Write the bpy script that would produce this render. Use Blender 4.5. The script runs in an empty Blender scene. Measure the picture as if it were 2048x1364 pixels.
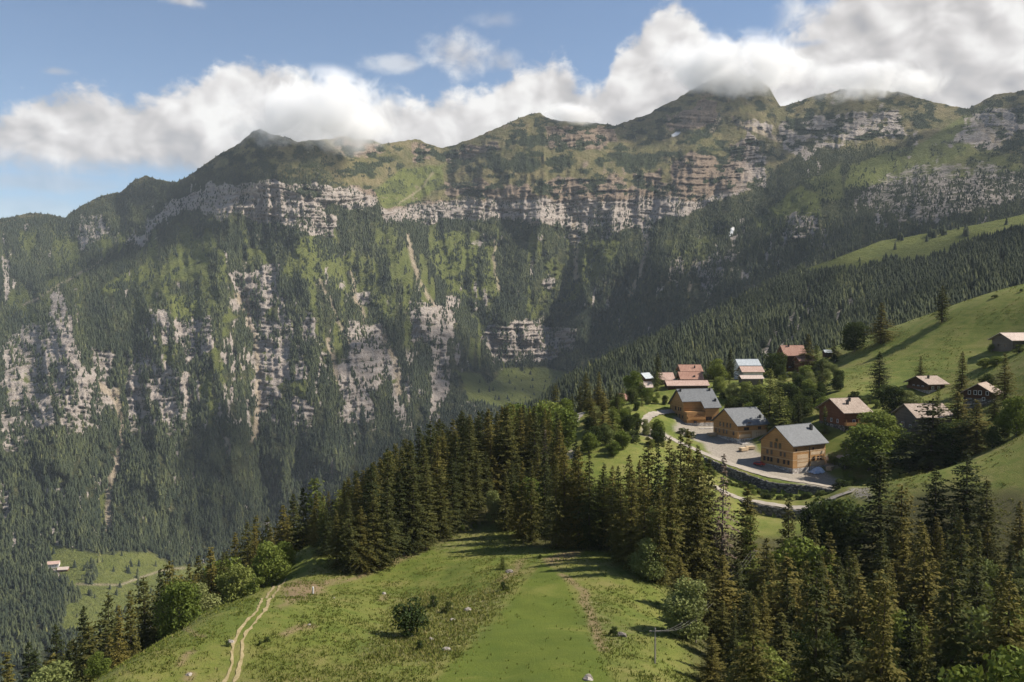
import bpy, bmesh, math, random
import numpy as np
from mathutils import Vector, Matrix

# ------------------------------------------------------------------ camera, sky, sun, exposure
random.seed(7)
scene = bpy.context.scene
col = scene.collection
F = 1773.0                      # focal length in pixels of the 2048 px wide photograph
PITCH = math.radians(-2.0)
cam_d = bpy.data.cameras.new("camera")
cam_d.sensor_width = 36.0
cam_d.lens = 36.0 * F / 2048.0
cam_d.clip_start = 1.0
cam_d.clip_end = 60000.0
cam = bpy.data.objects.new("camera", cam_d)
cam.location = (0, 0, 0)
cam.rotation_euler = (math.radians(90) + PITCH, 0, 0)
col.objects.link(cam)
scene.camera = cam

SUN_EL, SUN_AZ = math.radians(43.0), math.radians(85.0)     # azimuth clockwise from +Y (the view direction)
TO_SUN = Vector((math.cos(SUN_EL) * math.sin(SUN_AZ), math.cos(SUN_EL) * math.cos(SUN_AZ), math.sin(SUN_EL)))
sun_d = bpy.data.lights.new("sun", 'SUN')
sun_d.energy = 5.0
sun_d.angle = math.radians(0.53)
sun_d.color = (1.0, 0.93, 0.82)
sun = bpy.data.objects.new("sun", sun_d)
sun.rotation_euler = TO_SUN.to_track_quat('Z', 'Y').to_euler()
col.objects.link(sun)

scene.view_settings.view_transform = 'Standard'
scene.view_settings.look = 'None'
scene.view_settings.exposure = 0.74
scene.view_settings.gamma = 1.0
scene.view_settings.use_curve_mapping = False
cy = scene.cycles
cy.max_bounces = 10
cy.diffuse_bounces = 2
cy.glossy_bounces = 1
cy.transmission_bounces = 2
cy.transparent_max_bounces = 8
cy.volume_bounces = 8
cy.use_denoising = True
cy.volume_step_rate = 2.0
cy.volume_max_steps = 96


def ray(px, py):
    """direction of a photograph pixel, scaled so that y == 1"""
    xc, yc = (px - 1024.0) / F, (682.0 - py) / F
    dy = math.cos(PITCH) - yc * math.sin(PITCH)
    dz = math.sin(PITCH) + yc * math.cos(PITCH)
    return xc / dy, dz / dy


def at(px, py, Y):
    sx, sz = ray(px, py)
    return Vector((sx * Y, Y, sz * Y))


def azel(px, py):
    sx, sz = ray(px, py)
    return math.atan2(sx, 1.0), math.atan2(sz, math.hypot(sx, 1.0))


# ------------------------------------------------------------------ node helper
class NT:
    def __init__(self, tree):
        self.t = tree
        self.n = tree.nodes
        self.l = tree.links

    def node(self, kind, **kw):
        nd = self.n.new(kind)
        for k, v in kw.items():
            setattr(nd, k, v)
        return nd

    def put(self, sock, v):
        if hasattr(v, 'is_output') or isinstance(v, bpy.types.NodeSocket):
            self.l.new(v, sock)
        else:
            sock.default_value = v

    def m(self, op, a, b=None, c=None, clamp=False):
        nd = self.node('ShaderNodeMath', operation=op, use_clamp=clamp)
        self.put(nd.inputs[0], a)
        if b is not None:
            self.put(nd.inputs[1], b)
        if c is not None:
            self.put(nd.inputs[2], c)
        return nd.outputs[0]

    def noise(self, vec, scale, detail=4.0, rough=0.55, dist=0.0, out=0, lac=2.0):
        nd = self.node('ShaderNodeTexNoise')
        if vec is not None:
            self.l.new(vec, nd.inputs['Vector'])
        nd.inputs['Scale'].default_value = scale
        nd.inputs['Detail'].default_value = detail
        nd.inputs['Roughness'].default_value = rough
        nd.inputs['Distortion'].default_value = dist
        return nd.outputs[out]

    def ramp(self, fac, stops, interp='LINEAR'):
        nd = self.node('ShaderNodeValToRGB')
        nd.color_ramp.interpolation = interp
        el = nd.color_ramp.elements
        while len(el) > 1:
            el.remove(el[-1])
        el[0].position = stops[0][0]
        el[0].color = col4(stops[0][1])
        for p, c in stops[1:]:
            e = el.new(p)
            e.color = col4(c)
        self.l.new(fac, nd.inputs[0])
        return nd.outputs[0]

    def mix(self, fac, a, b, blend='MIX'):
        nd = self.node('ShaderNodeMix', data_type='RGBA', blend_type=blend)
        self.put(nd.inputs[0], fac)
        self.put(nd.inputs[6], col4(a) if isinstance(a, (tuple, float)) else a)
        self.put(nd.inputs[7], col4(b) if isinstance(b, (tuple, float)) else b)
        return nd.outputs[2]

    def step(self, v, lo, hi):
        nd = self.node('ShaderNodeMapRange', interpolation_type='SMOOTHSTEP')
        self.put(nd.inputs[0], v)
        nd.inputs[1].default_value = lo
        nd.inputs[2].default_value = hi
        return nd.outputs[0]

    def scaled(self, vec, s):
        nd = self.node('ShaderNodeMapping')
        self.l.new(vec, nd.inputs[0])
        nd.inputs['Scale'].default_value = s
        return nd.outputs[0]


def col4(c):
    if isinstance(c, (int, float)):
        return (c, c, c, 1.0)
    return (c[0], c[1], c[2], 1.0) if len(c) == 3 else c


# ------------------------------------------------------------------ world: Nishita sky with the cloud bank behind the ridge
world = bpy.data.worlds.new("World")
scene.world = world
world.use_nodes = True
w = NT(world.node_tree)
w.n.clear()
wout = w.node('ShaderNodeOutputWorld')
sky = w.node('ShaderNodeTexSky', sky_type='NISHITA')
sky.sun_disc = False
sky.sun_elevation = SUN_EL
sky.sun_rotation = SUN_AZ
sky.altitude = 1500.0
sky.air_density = 1.0
sky.dust_density = 0.7
sky.ozone_density = 1.6
bg_sky = w.node('ShaderNodeBackground')
bg_sky.inputs[1].default_value = 0.075
w.l.new(sky.outputs[0], bg_sky.inputs[0])
tc = w.node('ShaderNodeTexCoord')
sep = w.node('ShaderNodeSeparateXYZ')
w.l.new(tc.outputs['Generated'], sep.inputs[0])
az = w.m('ARCTAN2', sep.outputs[0], sep.outputs[1])
el = w.m('ARCSINE', sep.outputs[2])
A0, A1 = -0.75, 0.75
u = w.m('DIVIDE', w.m('SUBTRACT', az, A0), A1 - A0)
ELS = 0.5


def contour(pts):
    st = []
    for px, py in pts:
        a, e = azel(px, py)
        st.append(((a - A0) / (A1 - A0), max(0.0, (e + 0.1) / ELS)))
    r = w.ramp(u, [(p, v) for p, v in st])
    s = w.node('ShaderNodeSeparateColor')
    w.l.new(r, s.inputs[0])
    return w.m('SUBTRACT', w.m('MULTIPLY', s.outputs[0], ELS), 0.1)


top = contour([(-300, 215), (0, 215), (70, 172), (200, 172), (260, 205), (330, 195), (395, 165), (430, 125), (500, 104), (575, 115),
               (640, 150), (700, 178), (800, 185), (870, 188), (950, 170), (1040, 120), (1130, 108), (1165, 160), (1210, 150), (1235, 85),
               (1300, 25), (1345, 5), (1385, 25), (1430, 78), (1540, 72), (1580, 55), (1610, 20), (1660, -20), (1720, -80), (2300, -110)])
bot = contour([(-300, 320), (0, 318), (100, 318), (220, 330), (330, 345), (420, 350), (500, 420), (2300, 560)])
cv = w.node('ShaderNodeCombineXYZ')
w.l.new(az, cv.inputs[0])
w.l.new(w.m('MULTIPLY', el, 1.25), cv.inputs[1])
n1 = w.noise(cv.outputs[0], 7.0, 3.0, 0.5, 0.2)
n2 = w.noise(cv.outputs[0], 26.0, 9.0, 0.58, 0.35)
n3 = w.noise(cv.outputs[0], 26.0, 2.5, 0.5, 0.35)
off = w.node('ShaderNodeVectorMath', operation='ADD')
w.l.new(cv.outputs[0], off.inputs[0])
off.inputs[1].default_value = (0.014, 0.016, 0.0)
n1b = w.noise(off.outputs[0], 7.0, 3.0, 0.5, 0.2)
n2b = w.noise(off.outputs[0], 26.0, 2.5, 0.5, 0.35)
n4 = w.noise(cv.outputs[0], 75.0, 8.0, 0.6, 0.3)
nn = w.m('ADD', w.m('MULTIPLY', w.m('SUBTRACT', n1, 0.5), 0.9), w.m('MULTIPLY', w.m('SUBTRACT', n2, 0.5), 0.55))
nns = w.m('ADD', w.m('MULTIPLY', w.m('SUBTRACT', n1, 0.5), 0.9), w.m('MULTIPLY', w.m('SUBTRACT', n3, 0.5), 0.55))
nnb = w.m('ADD', w.m('MULTIPLY', w.m('SUBTRACT', n1b, 0.5), 0.9), w.m('MULTIPLY', w.m('SUBTRACT', n2b, 0.5), 0.55))
nn = w.m('ADD', nn, w.m('MULTIPLY', w.m('SUBTRACT', n4, 0.5), 0.32))
d_top = w.m('ADD', w.m('DIVIDE', w.m('SUBTRACT', top, el), 0.030), w.m('MULTIPLY', nn, 2.9))
d_bot = w.m('ADD', w.m('DIVIDE', w.m('SUBTRACT', el, bot), 0.022), w.m('MULTIPLY', nn, 3.0))
dens = w.m('MULTIPLY', w.step(d_top, -0.15, 0.60), w.step(d_bot, -0.8, 0.9))


def blob(px, py, rx, ry, k):
    """a loose wisp of cloud round one direction of the sky"""
    a, e = azel(px, py)
    dx = w.m('DIVIDE', w.m('SUBTRACT', az, a), rx / F)
    dz = w.m('DIVIDE', w.m('SUBTRACT', el, e), ry / F)
    r = w.m('SQRT', w.m('ADD', w.m('MULTIPLY', dx, dx), w.m('MULTIPLY', dz, dz)))
    return w.m('MULTIPLY', w.step(w.m('ADD', w.m('SUBTRACT', 1.0, r), w.m('MULTIPLY', nn, 2.2)), 0.0, 0.9), k)


for b in ((920, 115, 90, 55, 0.75), (800, 128, 70, 22, 0.55), (1000, 125, 60, 30, 0.5), (110, 142, 40, 10, 0.45), (370, 3, 50, 14, 0.7), (990, 40, 60, 20, 0.25),
          (1640, 40, 90, 60, 0.9), (1700, 150, 150, 90, 0.95), (80, 365, 200, 22, 0.35), (330, 400, 200, 30, 0.30), (60, 420, 200, 30, 0.25)):
    dens = w.m('MAXIMUM', dens, blob(*b))
hole = blob(1500, 38, 75, 38, 1.0)
hole = w.m('MAXIMUM', hole, blob(1605, 88, 70, 14, 0.55))
hole = w.m('MAXIMUM', hole, blob(1180, 140, 35, 40, 0.6))
dens = w.m('MULTIPLY', dens, w.m('SUBTRACT', 1.0, hole))
grad = w.m('SUBTRACT', nns, nnb)
rel = w.m('DIVIDE', w.m('SUBTRACT', top, el), 0.13)
shade = w.m('ADD', w.m('SUBTRACT', 0.86, w.m('MULTIPLY', w.m('MINIMUM', w.m('MAXIMUM', rel, 0.0), 1.5), 0.20)), w.m('MULTIPLY', grad, 1.9))
shade = w.m('ADD', shade, w.m('MULTIPLY', w.m('SUBTRACT', n1, 0.5), 0.5))
shade = w.m('SUBTRACT', shade, w.m('MULTIPLY', w.step(az, -0.22, -0.42), 0.22))
shade = w.m('SUBTRACT', shade, w.m('MULTIPLY', w.step(az, 0.25, 0.42), 0.10))
ccol = w.ramp(shade, [(0.25, (0.25, 0.25, 0.26)), (0.55, (0.36, 0.346, 0.342)), (0.8, (0.47, 0.455, 0.447)), (1.0, (0.575, 0.565, 0.55))])
bg_cl = w.node('ShaderNodeBackground')
w.l.new(ccol, bg_cl.inputs[0])
bg_cl.inputs[1].default_value = 1.0
mx = w.node('ShaderNodeMixShader')
w.l.new(dens, mx.inputs[0])
w.l.new(bg_sky.outputs[0], mx.inputs[1])
w.l.new(bg_cl.outputs[0], mx.inputs[2])
w.l.new(mx.outputs[0], wout.inputs[0])


# ------------------------------------------------------------------ numpy noise, masks, splines
def _h(ix, iy, seed):
    v = np.sin(ix * 127.1 + iy * 311.7 + seed * 74.7) * 43758.5453
    return v - np.floor(v)


def vnoise(x, y, seed=0):
    ix, iy = np.floor(x), np.floor(y)
    fx, fy = x - ix, y - iy
    fx = fx * fx * (3 - 2 * fx)
    fy = fy * fy * (3 - 2 * fy)
    a, b = _h(ix, iy, seed), _h(ix + 1, iy, seed)
    c, d = _h(ix, iy + 1, seed), _h(ix + 1, iy + 1, seed)
    return (a * (1 - fx) + b * fx) * (1 - fy) + (c * (1 - fx) + d * fx) * fy


def fbm(x, y, octv=4, seed=0, gain=0.5):
    s, a, t = 0.0, 1.0, 0.0
    for k in range(octv):
        s = s + a * vnoise(x, y, seed + 13 * k)
        t += a
        a *= gain
        x, y = x * 2.03 + 5.1, y * 2.03 + 9.7
    return s / t


def ridged(x, y, octv=3, seed=0):
    s, a, t = 0.0, 1.0, 0.0
    for k in range(octv):
        s = s + a * (1 - np.abs(2 * vnoise(x, y, seed + 17 * k) - 1))
        t += a
        a *= 0.5
        x, y = x * 2.1 + 3.3, y * 2.1 + 1.7
    return s / t


def sstep(v, lo, hi):
    t = np.clip((v - lo) / (hi - lo), 0, 1)
    return t * t * (3 - 2 * t)


def seg_dist(X, Y, pts, closed=False):
    n = len(pts)
    best = np.full(X.shape, 1e18)
    for i in range(n if closed else n - 1):
        (x0, y0), (x1, y1) = pts[i], pts[(i + 1) % n]
        dx, dy = x1 - x0, y1 - y0
        t = np.clip(((X - x0) * dx + (Y - y0) * dy) / (dx * dx + dy * dy + 1e-9), 0, 1)
        best = np.minimum(best, (X - x0 - t * dx) ** 2 + (Y - y0 - t * dy) ** 2)
    return np.sqrt(best)


def poly_mask(X, Y, pts, soft):
    """1 inside a polygon, 0 outside, with a soft edge"""
    out = np.zeros(X.shape)
    xs, ys = [p[0] for p in pts], [p[1] for p in pts]
    sel = (X > min(xs) - soft) & (X < max(xs) + soft) & (Y > min(ys) - soft) & (Y < max(ys) + soft)
    if not sel.any():
        return out
    x, y = X[sel], Y[sel]
    ins = np.zeros(x.shape, bool)
    n = len(pts)
    for i in range(n):
        (x0, y0), (x1, y1) = pts[i], pts[(i + 1) % n]
        if y0 == y1:
            continue
        c = ((y0 > y) != (y1 > y)) & (x < (x1 - x0) * (y - y0) / (y1 - y0) + x0)
        ins ^= c
    d = seg_dist(x, y, pts, True) * np.where(ins, 1, -1)
    out[sel] = sstep(d, -soft, soft)
    return out


def line_mask(X, Y, pts, width, soft):
    xs, ys = [p[0] for p in pts], [p[1] for p in pts]
    out = np.zeros(X.shape)
    r = width + soft
    sel = (X > min(xs) - r) & (X < max(xs) + r) & (Y > min(ys) - r) & (Y < max(ys) + r)
    if sel.any():
        out[sel] = 1 - sstep(seg_dist(X[sel], Y[sel], pts), width - soft, width + soft)
    return out


class TPS:
    def __init__(self, P, V, scale, lam=0.0):
        self.P = np.array(P, float) / scale
        self.s = scale
        n = len(P)
        K = self.phi(np.linalg.norm(self.P[:, None] - self.P[None], axis=2)) + lam * np.eye(n)
        Q = np.hstack([np.ones((n, 1)), self.P])
        M = np.zeros((n + 3, n + 3))
        M[:n, :n] = K
        M[:n, n:] = Q
        M[n:, :n] = Q.T
        self.c = np.linalg.solve(M, np.concatenate([np.array(V, float), np.zeros(3)]))

    @staticmethod
    def phi(r):
        return r * r * np.log(r + 1e-9)

    def __call__(self, x, y):
        x, y = np.asarray(x, float) / self.s, np.asarray(y, float) / self.s
        n = len(self.P)
        z = self.c[n] + self.c[n + 1] * x + self.c[n + 2] * y
        for i in range(n):
            r2 = (x - self.P[i, 0]) ** 2 + (y - self.P[i, 1]) ** 2
            z = z + self.c[i] * 0.5 * r2 * np.log(r2 + 1e-12)
        return z


def ray_np(px, py):
    xc, yc = (px - 1024.0) / F, (682.0 - py) / F
    dy = math.cos(PITCH) - yc * math.sin(PITCH)
    dz = math.sin(PITCH) + yc * math.cos(PITCH)
    return xc / dy, dz / dy


def mesh_from(name, V, faces_np):
    """fast mesh from numpy arrays (faces all of one size)"""
    me = bpy.data.meshes.new(name)
    k = faces_np.shape[1]
    nf = faces_np.shape[0]
    me.vertices.add(len(V))
    me.vertices.foreach_set('co', np.ascontiguousarray(V, dtype=np.float32).ravel())
    me.loops.add(nf * k)
    me.loops.foreach_set('vertex_index', np.ascontiguousarray(faces_np, dtype=np.int32).ravel())
    me.polygons.add(nf)
    me.polygons.foreach_set('loop_start', np.arange(0, nf * k, k, dtype=np.int32))
    me.polygons.foreach_set('loop_total', np.full(nf, k, dtype=np.int32))
    me.update(calc_edges=True)
    return me


def grid_faces(nr, nc):
    i = np.arange((nr - 1) * (nc - 1))
    r, c = i // (nc - 1), i % (nc - 1)
    a = r * nc + c
    return np.stack([a, a + 1, a + nc + 1, a + nc], 1)


def set_attr(me, name, rgba):
    at_ = me.attributes.new(name, 'FLOAT_COLOR', 'POINT')
    at_.data.foreach_set('color', np.ascontiguousarray(rgba, dtype=np.float32).ravel())


def tag(o, label=None, cat=None, group=None, kind=None):
    if label:
        o['label'] = label
    if cat:
        o['category'] = cat
    if group:
        o['group'] = group
    if kind:
        o['kind'] = kind
    return o


def link(name, me, m=None, parent=None, smooth=False):
    o = bpy.data.objects.new(name, me)
    col.objects.link(o)
    if m is not None:
        me.materials.append(m)
    if smooth:
        me.polygons.foreach_set('use_smooth', np.ones(len(me.polygons), dtype=bool))
    if parent is not None:
        o.parent = parent
    return o


def empty(name, loc, rz=0.0):
    o = bpy.data.objects.new(name, None)
    o.empty_display_size = 0.5
    o.location = loc
    o.rotation_euler = (0, 0, rz)
    col.objects.link(o)
    return o


def new_mat(name):
    m = bpy.data.materials.new(name)
    m.use_nodes = True
    t = NT(m.node_tree)
    b = m.node_tree.nodes['Principled BSDF']
    b.inputs['Specular IOR Level'].default_value = 0.2
    b.inputs['Roughness'].default_value = 0.85
    return m, t, b


def bump(t, b, h, strength, dist):
    nd = t.node('ShaderNodeBump')
    nd.inputs['Strength'].default_value = strength
    nd.inputs['Distance'].default_value = dist
    t.l.new(h, nd.inputs['Height'])
    t.l.new(nd.outputs[0], b.inputs['Normal'])


def attr(t, name):
    nd = t.node('ShaderNodeAttribute')
    nd.attribute_name = name
    s = t.node('ShaderNodeSeparateColor')
    t.l.new(nd.outputs['Color'], s.inputs[0])
    return s.outputs[0], s.outputs[1], s.outputs[2], nd.outputs['Alpha']


def wpos(t):
    return t.node('ShaderNodeNewGeometry').outputs['Position']

# ------------------------------------------------------------------ the near hillside: a height field through surveyed points
def pp(px, py, Y):
    v = at(px, py, Y)
    return (v.x, v.y, v.z)


def pz(px, Y, z):
    return ((px - 1024.0) / F * Y, Y, z)


HILL = [pp(*a) for a in [
    (460, 1364, 115), (700, 1364, 112), (900, 1364, 110), (1200, 1364, 112), (1310, 1364, 112), (540, 1200, 165), (560, 1165, 178), (620, 1085, 205),
    (215, 1364, 112), (300, 1300, 130), (390, 1235, 150), (490, 1180, 172), (600, 1098, 200), (700, 1140, 190), (850, 1100, 205), (980, 1045, 228),
    (800, 1250, 145), (950, 1200, 160), (1090, 1115, 190), (1000, 1130, 185), (1180, 1250, 142), (1240, 1268, 138), (1330, 1180, 165),
    (1140, 860, 340), (1128, 900, 322), (1150, 828, 360), (1371, 850, 372), (1440, 848, 378), (1474, 900, 337), (1586, 950, 309), (1649, 933, 319),
    (1300, 828, 370), (1290, 850, 360), (1330, 870, 345), (1400, 905, 325), (1480, 932, 312), (1560, 956, 300), (1650, 976, 290), (1730, 1004, 278),
    (1470, 985, 290), (1530, 1000, 280), (1620, 1018, 272), (1530, 1040, 262), (1550, 1060, 255),
    (1370, 1275, 137), (1900, 960, 240), (1700, 962, 275), (1799, 958, 256), (2048, 960, 225), (1826, 862, 318), (1674, 872, 330),
    (1845, 795, 370), (1972, 816, 320), (2010, 700, 390), (1700, 780, 385), (1650, 716, 478), (1750, 690, 455), (1880, 640, 440), (1960, 612, 430),
    (2048, 590, 420), (2200, 552, 400), (1800, 725, 415), (1950, 725, 385), (1600, 747, 470), (1500, 757, 440), (1385, 766, 430), (1300, 776, 430),
    (1250, 802, 400), (1330, 800, 400), (1560, 800, 400), (1540, 835, 370), (1480, 800, 400), (1240, 890, 300), (1200, 940, 280)]]
HILL += [pz(*a) for a in [
    (800, 250, -58), (1000, 260, -55.5), (900, 300, -66), (740, 240, -66), (650, 240, -75), (600, 238, -80), (500, 230, -82), (440, 190, -72), (400, 190, -75),
    (250, 160, -73), (100, 140, -77), (-60, 130, -80), (1060, 345, -58), (1000, 370, -78), (1100, 460, -84), (1500, 215, -67), (1405, 200, -60), (1600, 190, -69), (1800, 178, -69),
    (1980, 168, -66), (1800, 122, -61), (1520, 122, -56), (2050, 122, -60), (1450, 150, -58), (1650, 150, -66), (1250, 230, -58), (1150, 250, -55),
    (1650, 570, -45), (1880, 530, -12), (2060, 510, 0), (1500, 570, -62), (1300, 520, -66), (1200, 480, -80), (2300, 330, 10), (2500, 220, -8)]]
HILL += [(0, 0, -39), (60, 40, -43), (-45, 40, -43), (0, 60, -43), (60, 85, -50), (-90, 40, -62), (-130, 100, -92), (-200, 40, -130), (-170, 200, -150), (-260, 260, -225), (-300, 450, -330),
         (-130, 430, -235), (-60, 340, -125), (0, 430, -140), (-20, 560, -250), (60, 650, -240), (150, 640, -150), (-420, 120, -330), (300, 700, -90), (450, 680, -30), (120, 20, -40), (250, 60, -22), (-200, 700, -380)]
hill_tps = TPS([(a[0], a[1]) for a in HILL], [a[2] for a in HILL], 100.0, 0.004)


def wxy(px, py, Y):
    v = at(px, py, Y)
    return (v.x, v.y)


# dry stone retaining walls carry the two roads: the ground steps down on their valley side
WALL_A = [wxy(1404, 914, 321), wxy(1440, 929, 312), wxy(1500, 948, 302), wxy(1560, 966, 294), (103, 290), (111, 284)]
WALL_B = [(72, 279), (81, 273.5), (90, 269.5), (98, 266)]
WALLS = [(WALL_A, 2.5, 20.0), (WALL_B, 2.4, 18.0)]


def wall_drop(x, y, W, depth, reach):
    best = np.full(x.shape, 1e9)
    sgn = np.zeros(x.shape)
    endf = np.zeros(x.shape)
    n = len(W)
    tot = n - 1
    for i in range(n - 1):
        (x0, y0), (x1, y1) = W[i], W[i + 1]
        dx, dy = x1 - x0, y1 - y0
        tr = ((x - x0) * dx + (y - y0) * dy) / (dx * dx + dy * dy)
        t = np.clip(tr, 0, 1)
        d = np.hypot(x - x0 - t * dx, y - y0 - t * dy)
        s = (dx * (y - y0) - dy * (x - x0))
        upd = d < best
        best = np.where(upd, d, best)
        sgn = np.where(upd, s, sgn)
        endf = np.where(upd, (i + t) / tot, endf)
    f = np.where(sgn < 0, 1 - sstep(best, 2.0, reach), 0.0)
    f = f * sstep(endf, 0.0, 0.10) * (1 - sstep(endf, 0.90, 1.0))
    return depth * f


def hill_np(x, y):
    x, y = np.asarray(x, float), np.asarray(y, float)
    z = hill_tps(x, y)
    for W, d, r in WALLS:
        z = z - wall_drop(x, y, W, d, r)
    z = z + 0.5 * (fbm(x / 9.0, y / 9.0, 3, 5) - 0.5) + 2.2 * (fbm(x / 45.0, y / 45.0, 2, 8) - 0.5) * sstep(np.hypot(x - 110, y - 330), 40, 110)
    z = z + 1.5 * (fbm((x + 0.5 * y) / 17.0, (y - 0.4 * x) / 30.0, 3, 15) - 0.5) * (1 - sstep(y, 190, 240)) * sstep(y, 60, 100)
    return z


def hill(x, y):
    return float(hill_np(np.array([x]), np.array([y]))[0])


_HY = np.concatenate([np.arange(60, 300, 0.5), np.arange(300, 620, 1.0)])


def ground(px, py):
    """where the view ray of a photograph pixel meets the near hillside"""
    sx, sz = ray(px, py)
    d = hill_np(sx * _HY, _HY) - sz * _HY
    k = np.where(d > 0)[0]
    if len(k) == 0 or k[0] == 0:
        return None
    i = k[0]
    t = d[i - 1] / (d[i - 1] - d[i])
    Y = _HY[i - 1] + t * (_HY[i] - _HY[i - 1])
    return Vector((sx * Y, Y, sz * Y))


def gxy(px, py):
    g = ground(px, py)
    if g is None:
        print('no ground under', px, py)
        g = at(px, py, 300)
    return (g.x, g.y)


def gpoly(pts):
    return [gxy(*p) for p in pts]


NC, NR = 900, 620
gx_px = np.linspace(-520, 2560, NC)
gy = 24.0 * (720.0 / 24.0) ** np.linspace(0, 1, NR)
HX = (gx_px[None, :] - 1024.0) / F * gy[:, None]
HYY = np.repeat(gy[:, None], NC, 1)
# rows under and behind the camera keep the slope closed when seen from a step aside
HZ = hill_np(HX, HYY)
V = np.stack([HX, HYY, HZ], -1).reshape(-1, 3)
me = mesh_from('hillside', V, grid_faces(NR, NC))
wx = HX + 3.0 * (fbm(HX / 7, HYY / 7, 3, 21) - 0.5)
wy = HYY + 3.0 * (fbm(HX / 7, HYY / 7, 3, 22) - 0.5)
field = poly_mask(HX + 0.15 * (wx - HX), HYY + 0.15 * (wy - HYY), gpoly([(1085, 1124), (1055, 1160), (1015, 1205), (960, 1270), (900, 1330), (868, 1363)]) + [(-10, 100), (15, 100)] + gpoly([(1222, 1363), (1205, 1320), (1185, 1270), (1160, 1215), (1140, 1180), (1110, 1140)]), 0.7)
dirt = np.zeros(HX.shape)
for pts in ([(562, 1180), (590, 1160), (640, 1165), (690, 1150), (660, 1172), (600, 1200), (570, 1215)], [(1085, 1118), (1120, 1105), (1170, 1098), (1140, 1115), (1105, 1128)],
            [(660, 1172), (720, 1145), (820, 1100), (860, 1085), (830, 1110), (740, 1148)], [(1000, 1160), (1030, 1125), (1045, 1120), (1030, 1140), (1015, 1165)]):
    dirt = np.maximum(dirt, poly_mask(wx, wy, gpoly(pts), 1.6))
for pts, wd in (([(1125, 1150), (1160, 1180), (1185, 1220), (1195, 1262), (1210, 1300)], 0.9), ([(340, 1253), (380, 1272), (398, 1276)], 0.35),
                ([(770, 1190), (760, 1200)], 0.7), ([(360, 1330), (385, 1300)], 0.5), ([(370, 1358), (382, 1345)], 0.6), ([(570, 1272), (620, 1250)], 0.8)):
    dirt = np.maximum(dirt, 0.8 * line_mask(wx, wy, gpoly(pts), wd, 0.5))
weed = np.zeros(HX.shape)
for pts, k in (([(760, 1260), (800, 1190), (880, 1185), (950, 1190), (1010, 1170), (990, 1220), (930, 1290), (880, 1320), (800, 1320), (740, 1320)], 0.9),
               ([(860, 1090), (960, 1050), (985, 1045), (985, 1080), (900, 1110)], 0.8), ([(1165, 1200), (1200, 1190), (1265, 1260), (1250, 1300), (1200, 1290)], 0.7),
               ([(430, 1350), (470, 1270), (500, 1290), (480, 1363)], 0.3)):
    weed = np.maximum(weed, k * poly_mask(wx, wy, gpoly(pts), 3.0))
gravel = np.zeros(HX.shape)
for pts in ([(1400, 880), (1440, 868), (1500, 880), (1520, 905), (1580, 945), (1640, 935), (1680, 960), (1660, 980), (1560, 958), (1480, 934), (1420, 910)],
            [(1350, 835), (1400, 830), (1440, 850), (1432, 870), (1400, 885), (1350, 862)], [(1290, 850), (1330, 865), (1345, 880), (1310, 880), (1280, 870)],
            [(1700, 975), (1740, 975), (1740, 1000), (1710, 995)], [(1640, 915), (1690, 910), (1700, 925), (1650, 935)], [(1790, 858), (1830, 862), (1832, 872), (1800, 870)]):
    gravel = np.maximum(gravel, poly_mask(wx, wy, gpoly(pts), 1.4))
# forest floor under the closed stands, darkened to paint in the gloom between trees
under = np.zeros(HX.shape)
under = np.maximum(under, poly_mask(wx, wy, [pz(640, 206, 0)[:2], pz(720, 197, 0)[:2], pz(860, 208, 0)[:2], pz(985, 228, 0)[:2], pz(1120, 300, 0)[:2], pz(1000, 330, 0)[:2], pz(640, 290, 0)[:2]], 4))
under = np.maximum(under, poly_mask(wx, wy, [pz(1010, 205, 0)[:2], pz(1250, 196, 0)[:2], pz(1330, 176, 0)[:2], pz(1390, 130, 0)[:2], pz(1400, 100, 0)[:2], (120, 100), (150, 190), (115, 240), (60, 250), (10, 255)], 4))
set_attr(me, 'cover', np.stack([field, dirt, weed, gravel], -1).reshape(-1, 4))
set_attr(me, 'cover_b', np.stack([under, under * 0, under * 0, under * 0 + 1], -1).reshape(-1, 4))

m, t, b = new_mat('alpine pasture')
P = wpos(t)
c0, c1, c2, c3 = attr(t, 'cover')
u0, _, _, _ = attr(t, 'cover_b')
big = t.noise(P, 0.035, 5, 0.6)
mid = t.noise(P, 0.22, 5, 0.65)
fine = t.noise(P, 2.6, 4, 0.7)
vfine = t.noise(P, 9.0, 3, 0.7)
g = t.ramp(t.m('ADD', t.m('MULTIPLY', big, 0.5), t.m('MULTIPLY', mid, 0.5)), [(0.36, (0.078, 0.106, 0.014)), (0.46, (0.115, 0.138, 0.022)), (0.54, (0.150, 0.155, 0.034)), (0.64, (0.200, 0.175, 0.058))])
fld = t.ramp(mid, [(0.3, (0.072, 0.102, 0.010)), (0.7, (0.108, 0.132, 0.016))])
g = t.mix(c0, g, fld)
wd = t.ramp(t.noise(P, 0.9, 6, 0.75), [(0.36, (0.045, 0.055, 0.018)), (0.5, (0.15, 0.14, 0.05)), (0.62, (0.27, 0.22, 0.12)), (0.75, (0.34, 0.29, 0.2))])
g = t.mix(t.m('MULTIPLY', c2, t.step(t.noise(P, 0.5, 5, 0.7), 0.38, 0.62)), g, wd)
g = t.mix(t.m('MULTIPLY', t.step(fine, 0.54, 0.72), 0.55), g, (0.055, 0.075, 0.012))
g = t.mix(t.m('MULTIPLY', t.step(vfine, 0.58, 0.75), 0.35), g, (0.26, 0.24, 0.08))
band = t.noise(t.scaled(P, (0.06, 0.06, 1.1)), 1.0, 4, 0.65)
g = t.mix(t.m('MULTIPLY', t.step(band, 0.50, 0.66), 0.40), g, (0.060, 0.085, 0.012))
g = t.mix(t.m('MULTIPLY', t.step(band, 0.46, 0.32), 0.45), g, (0.19, 0.18, 0.045))
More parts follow.
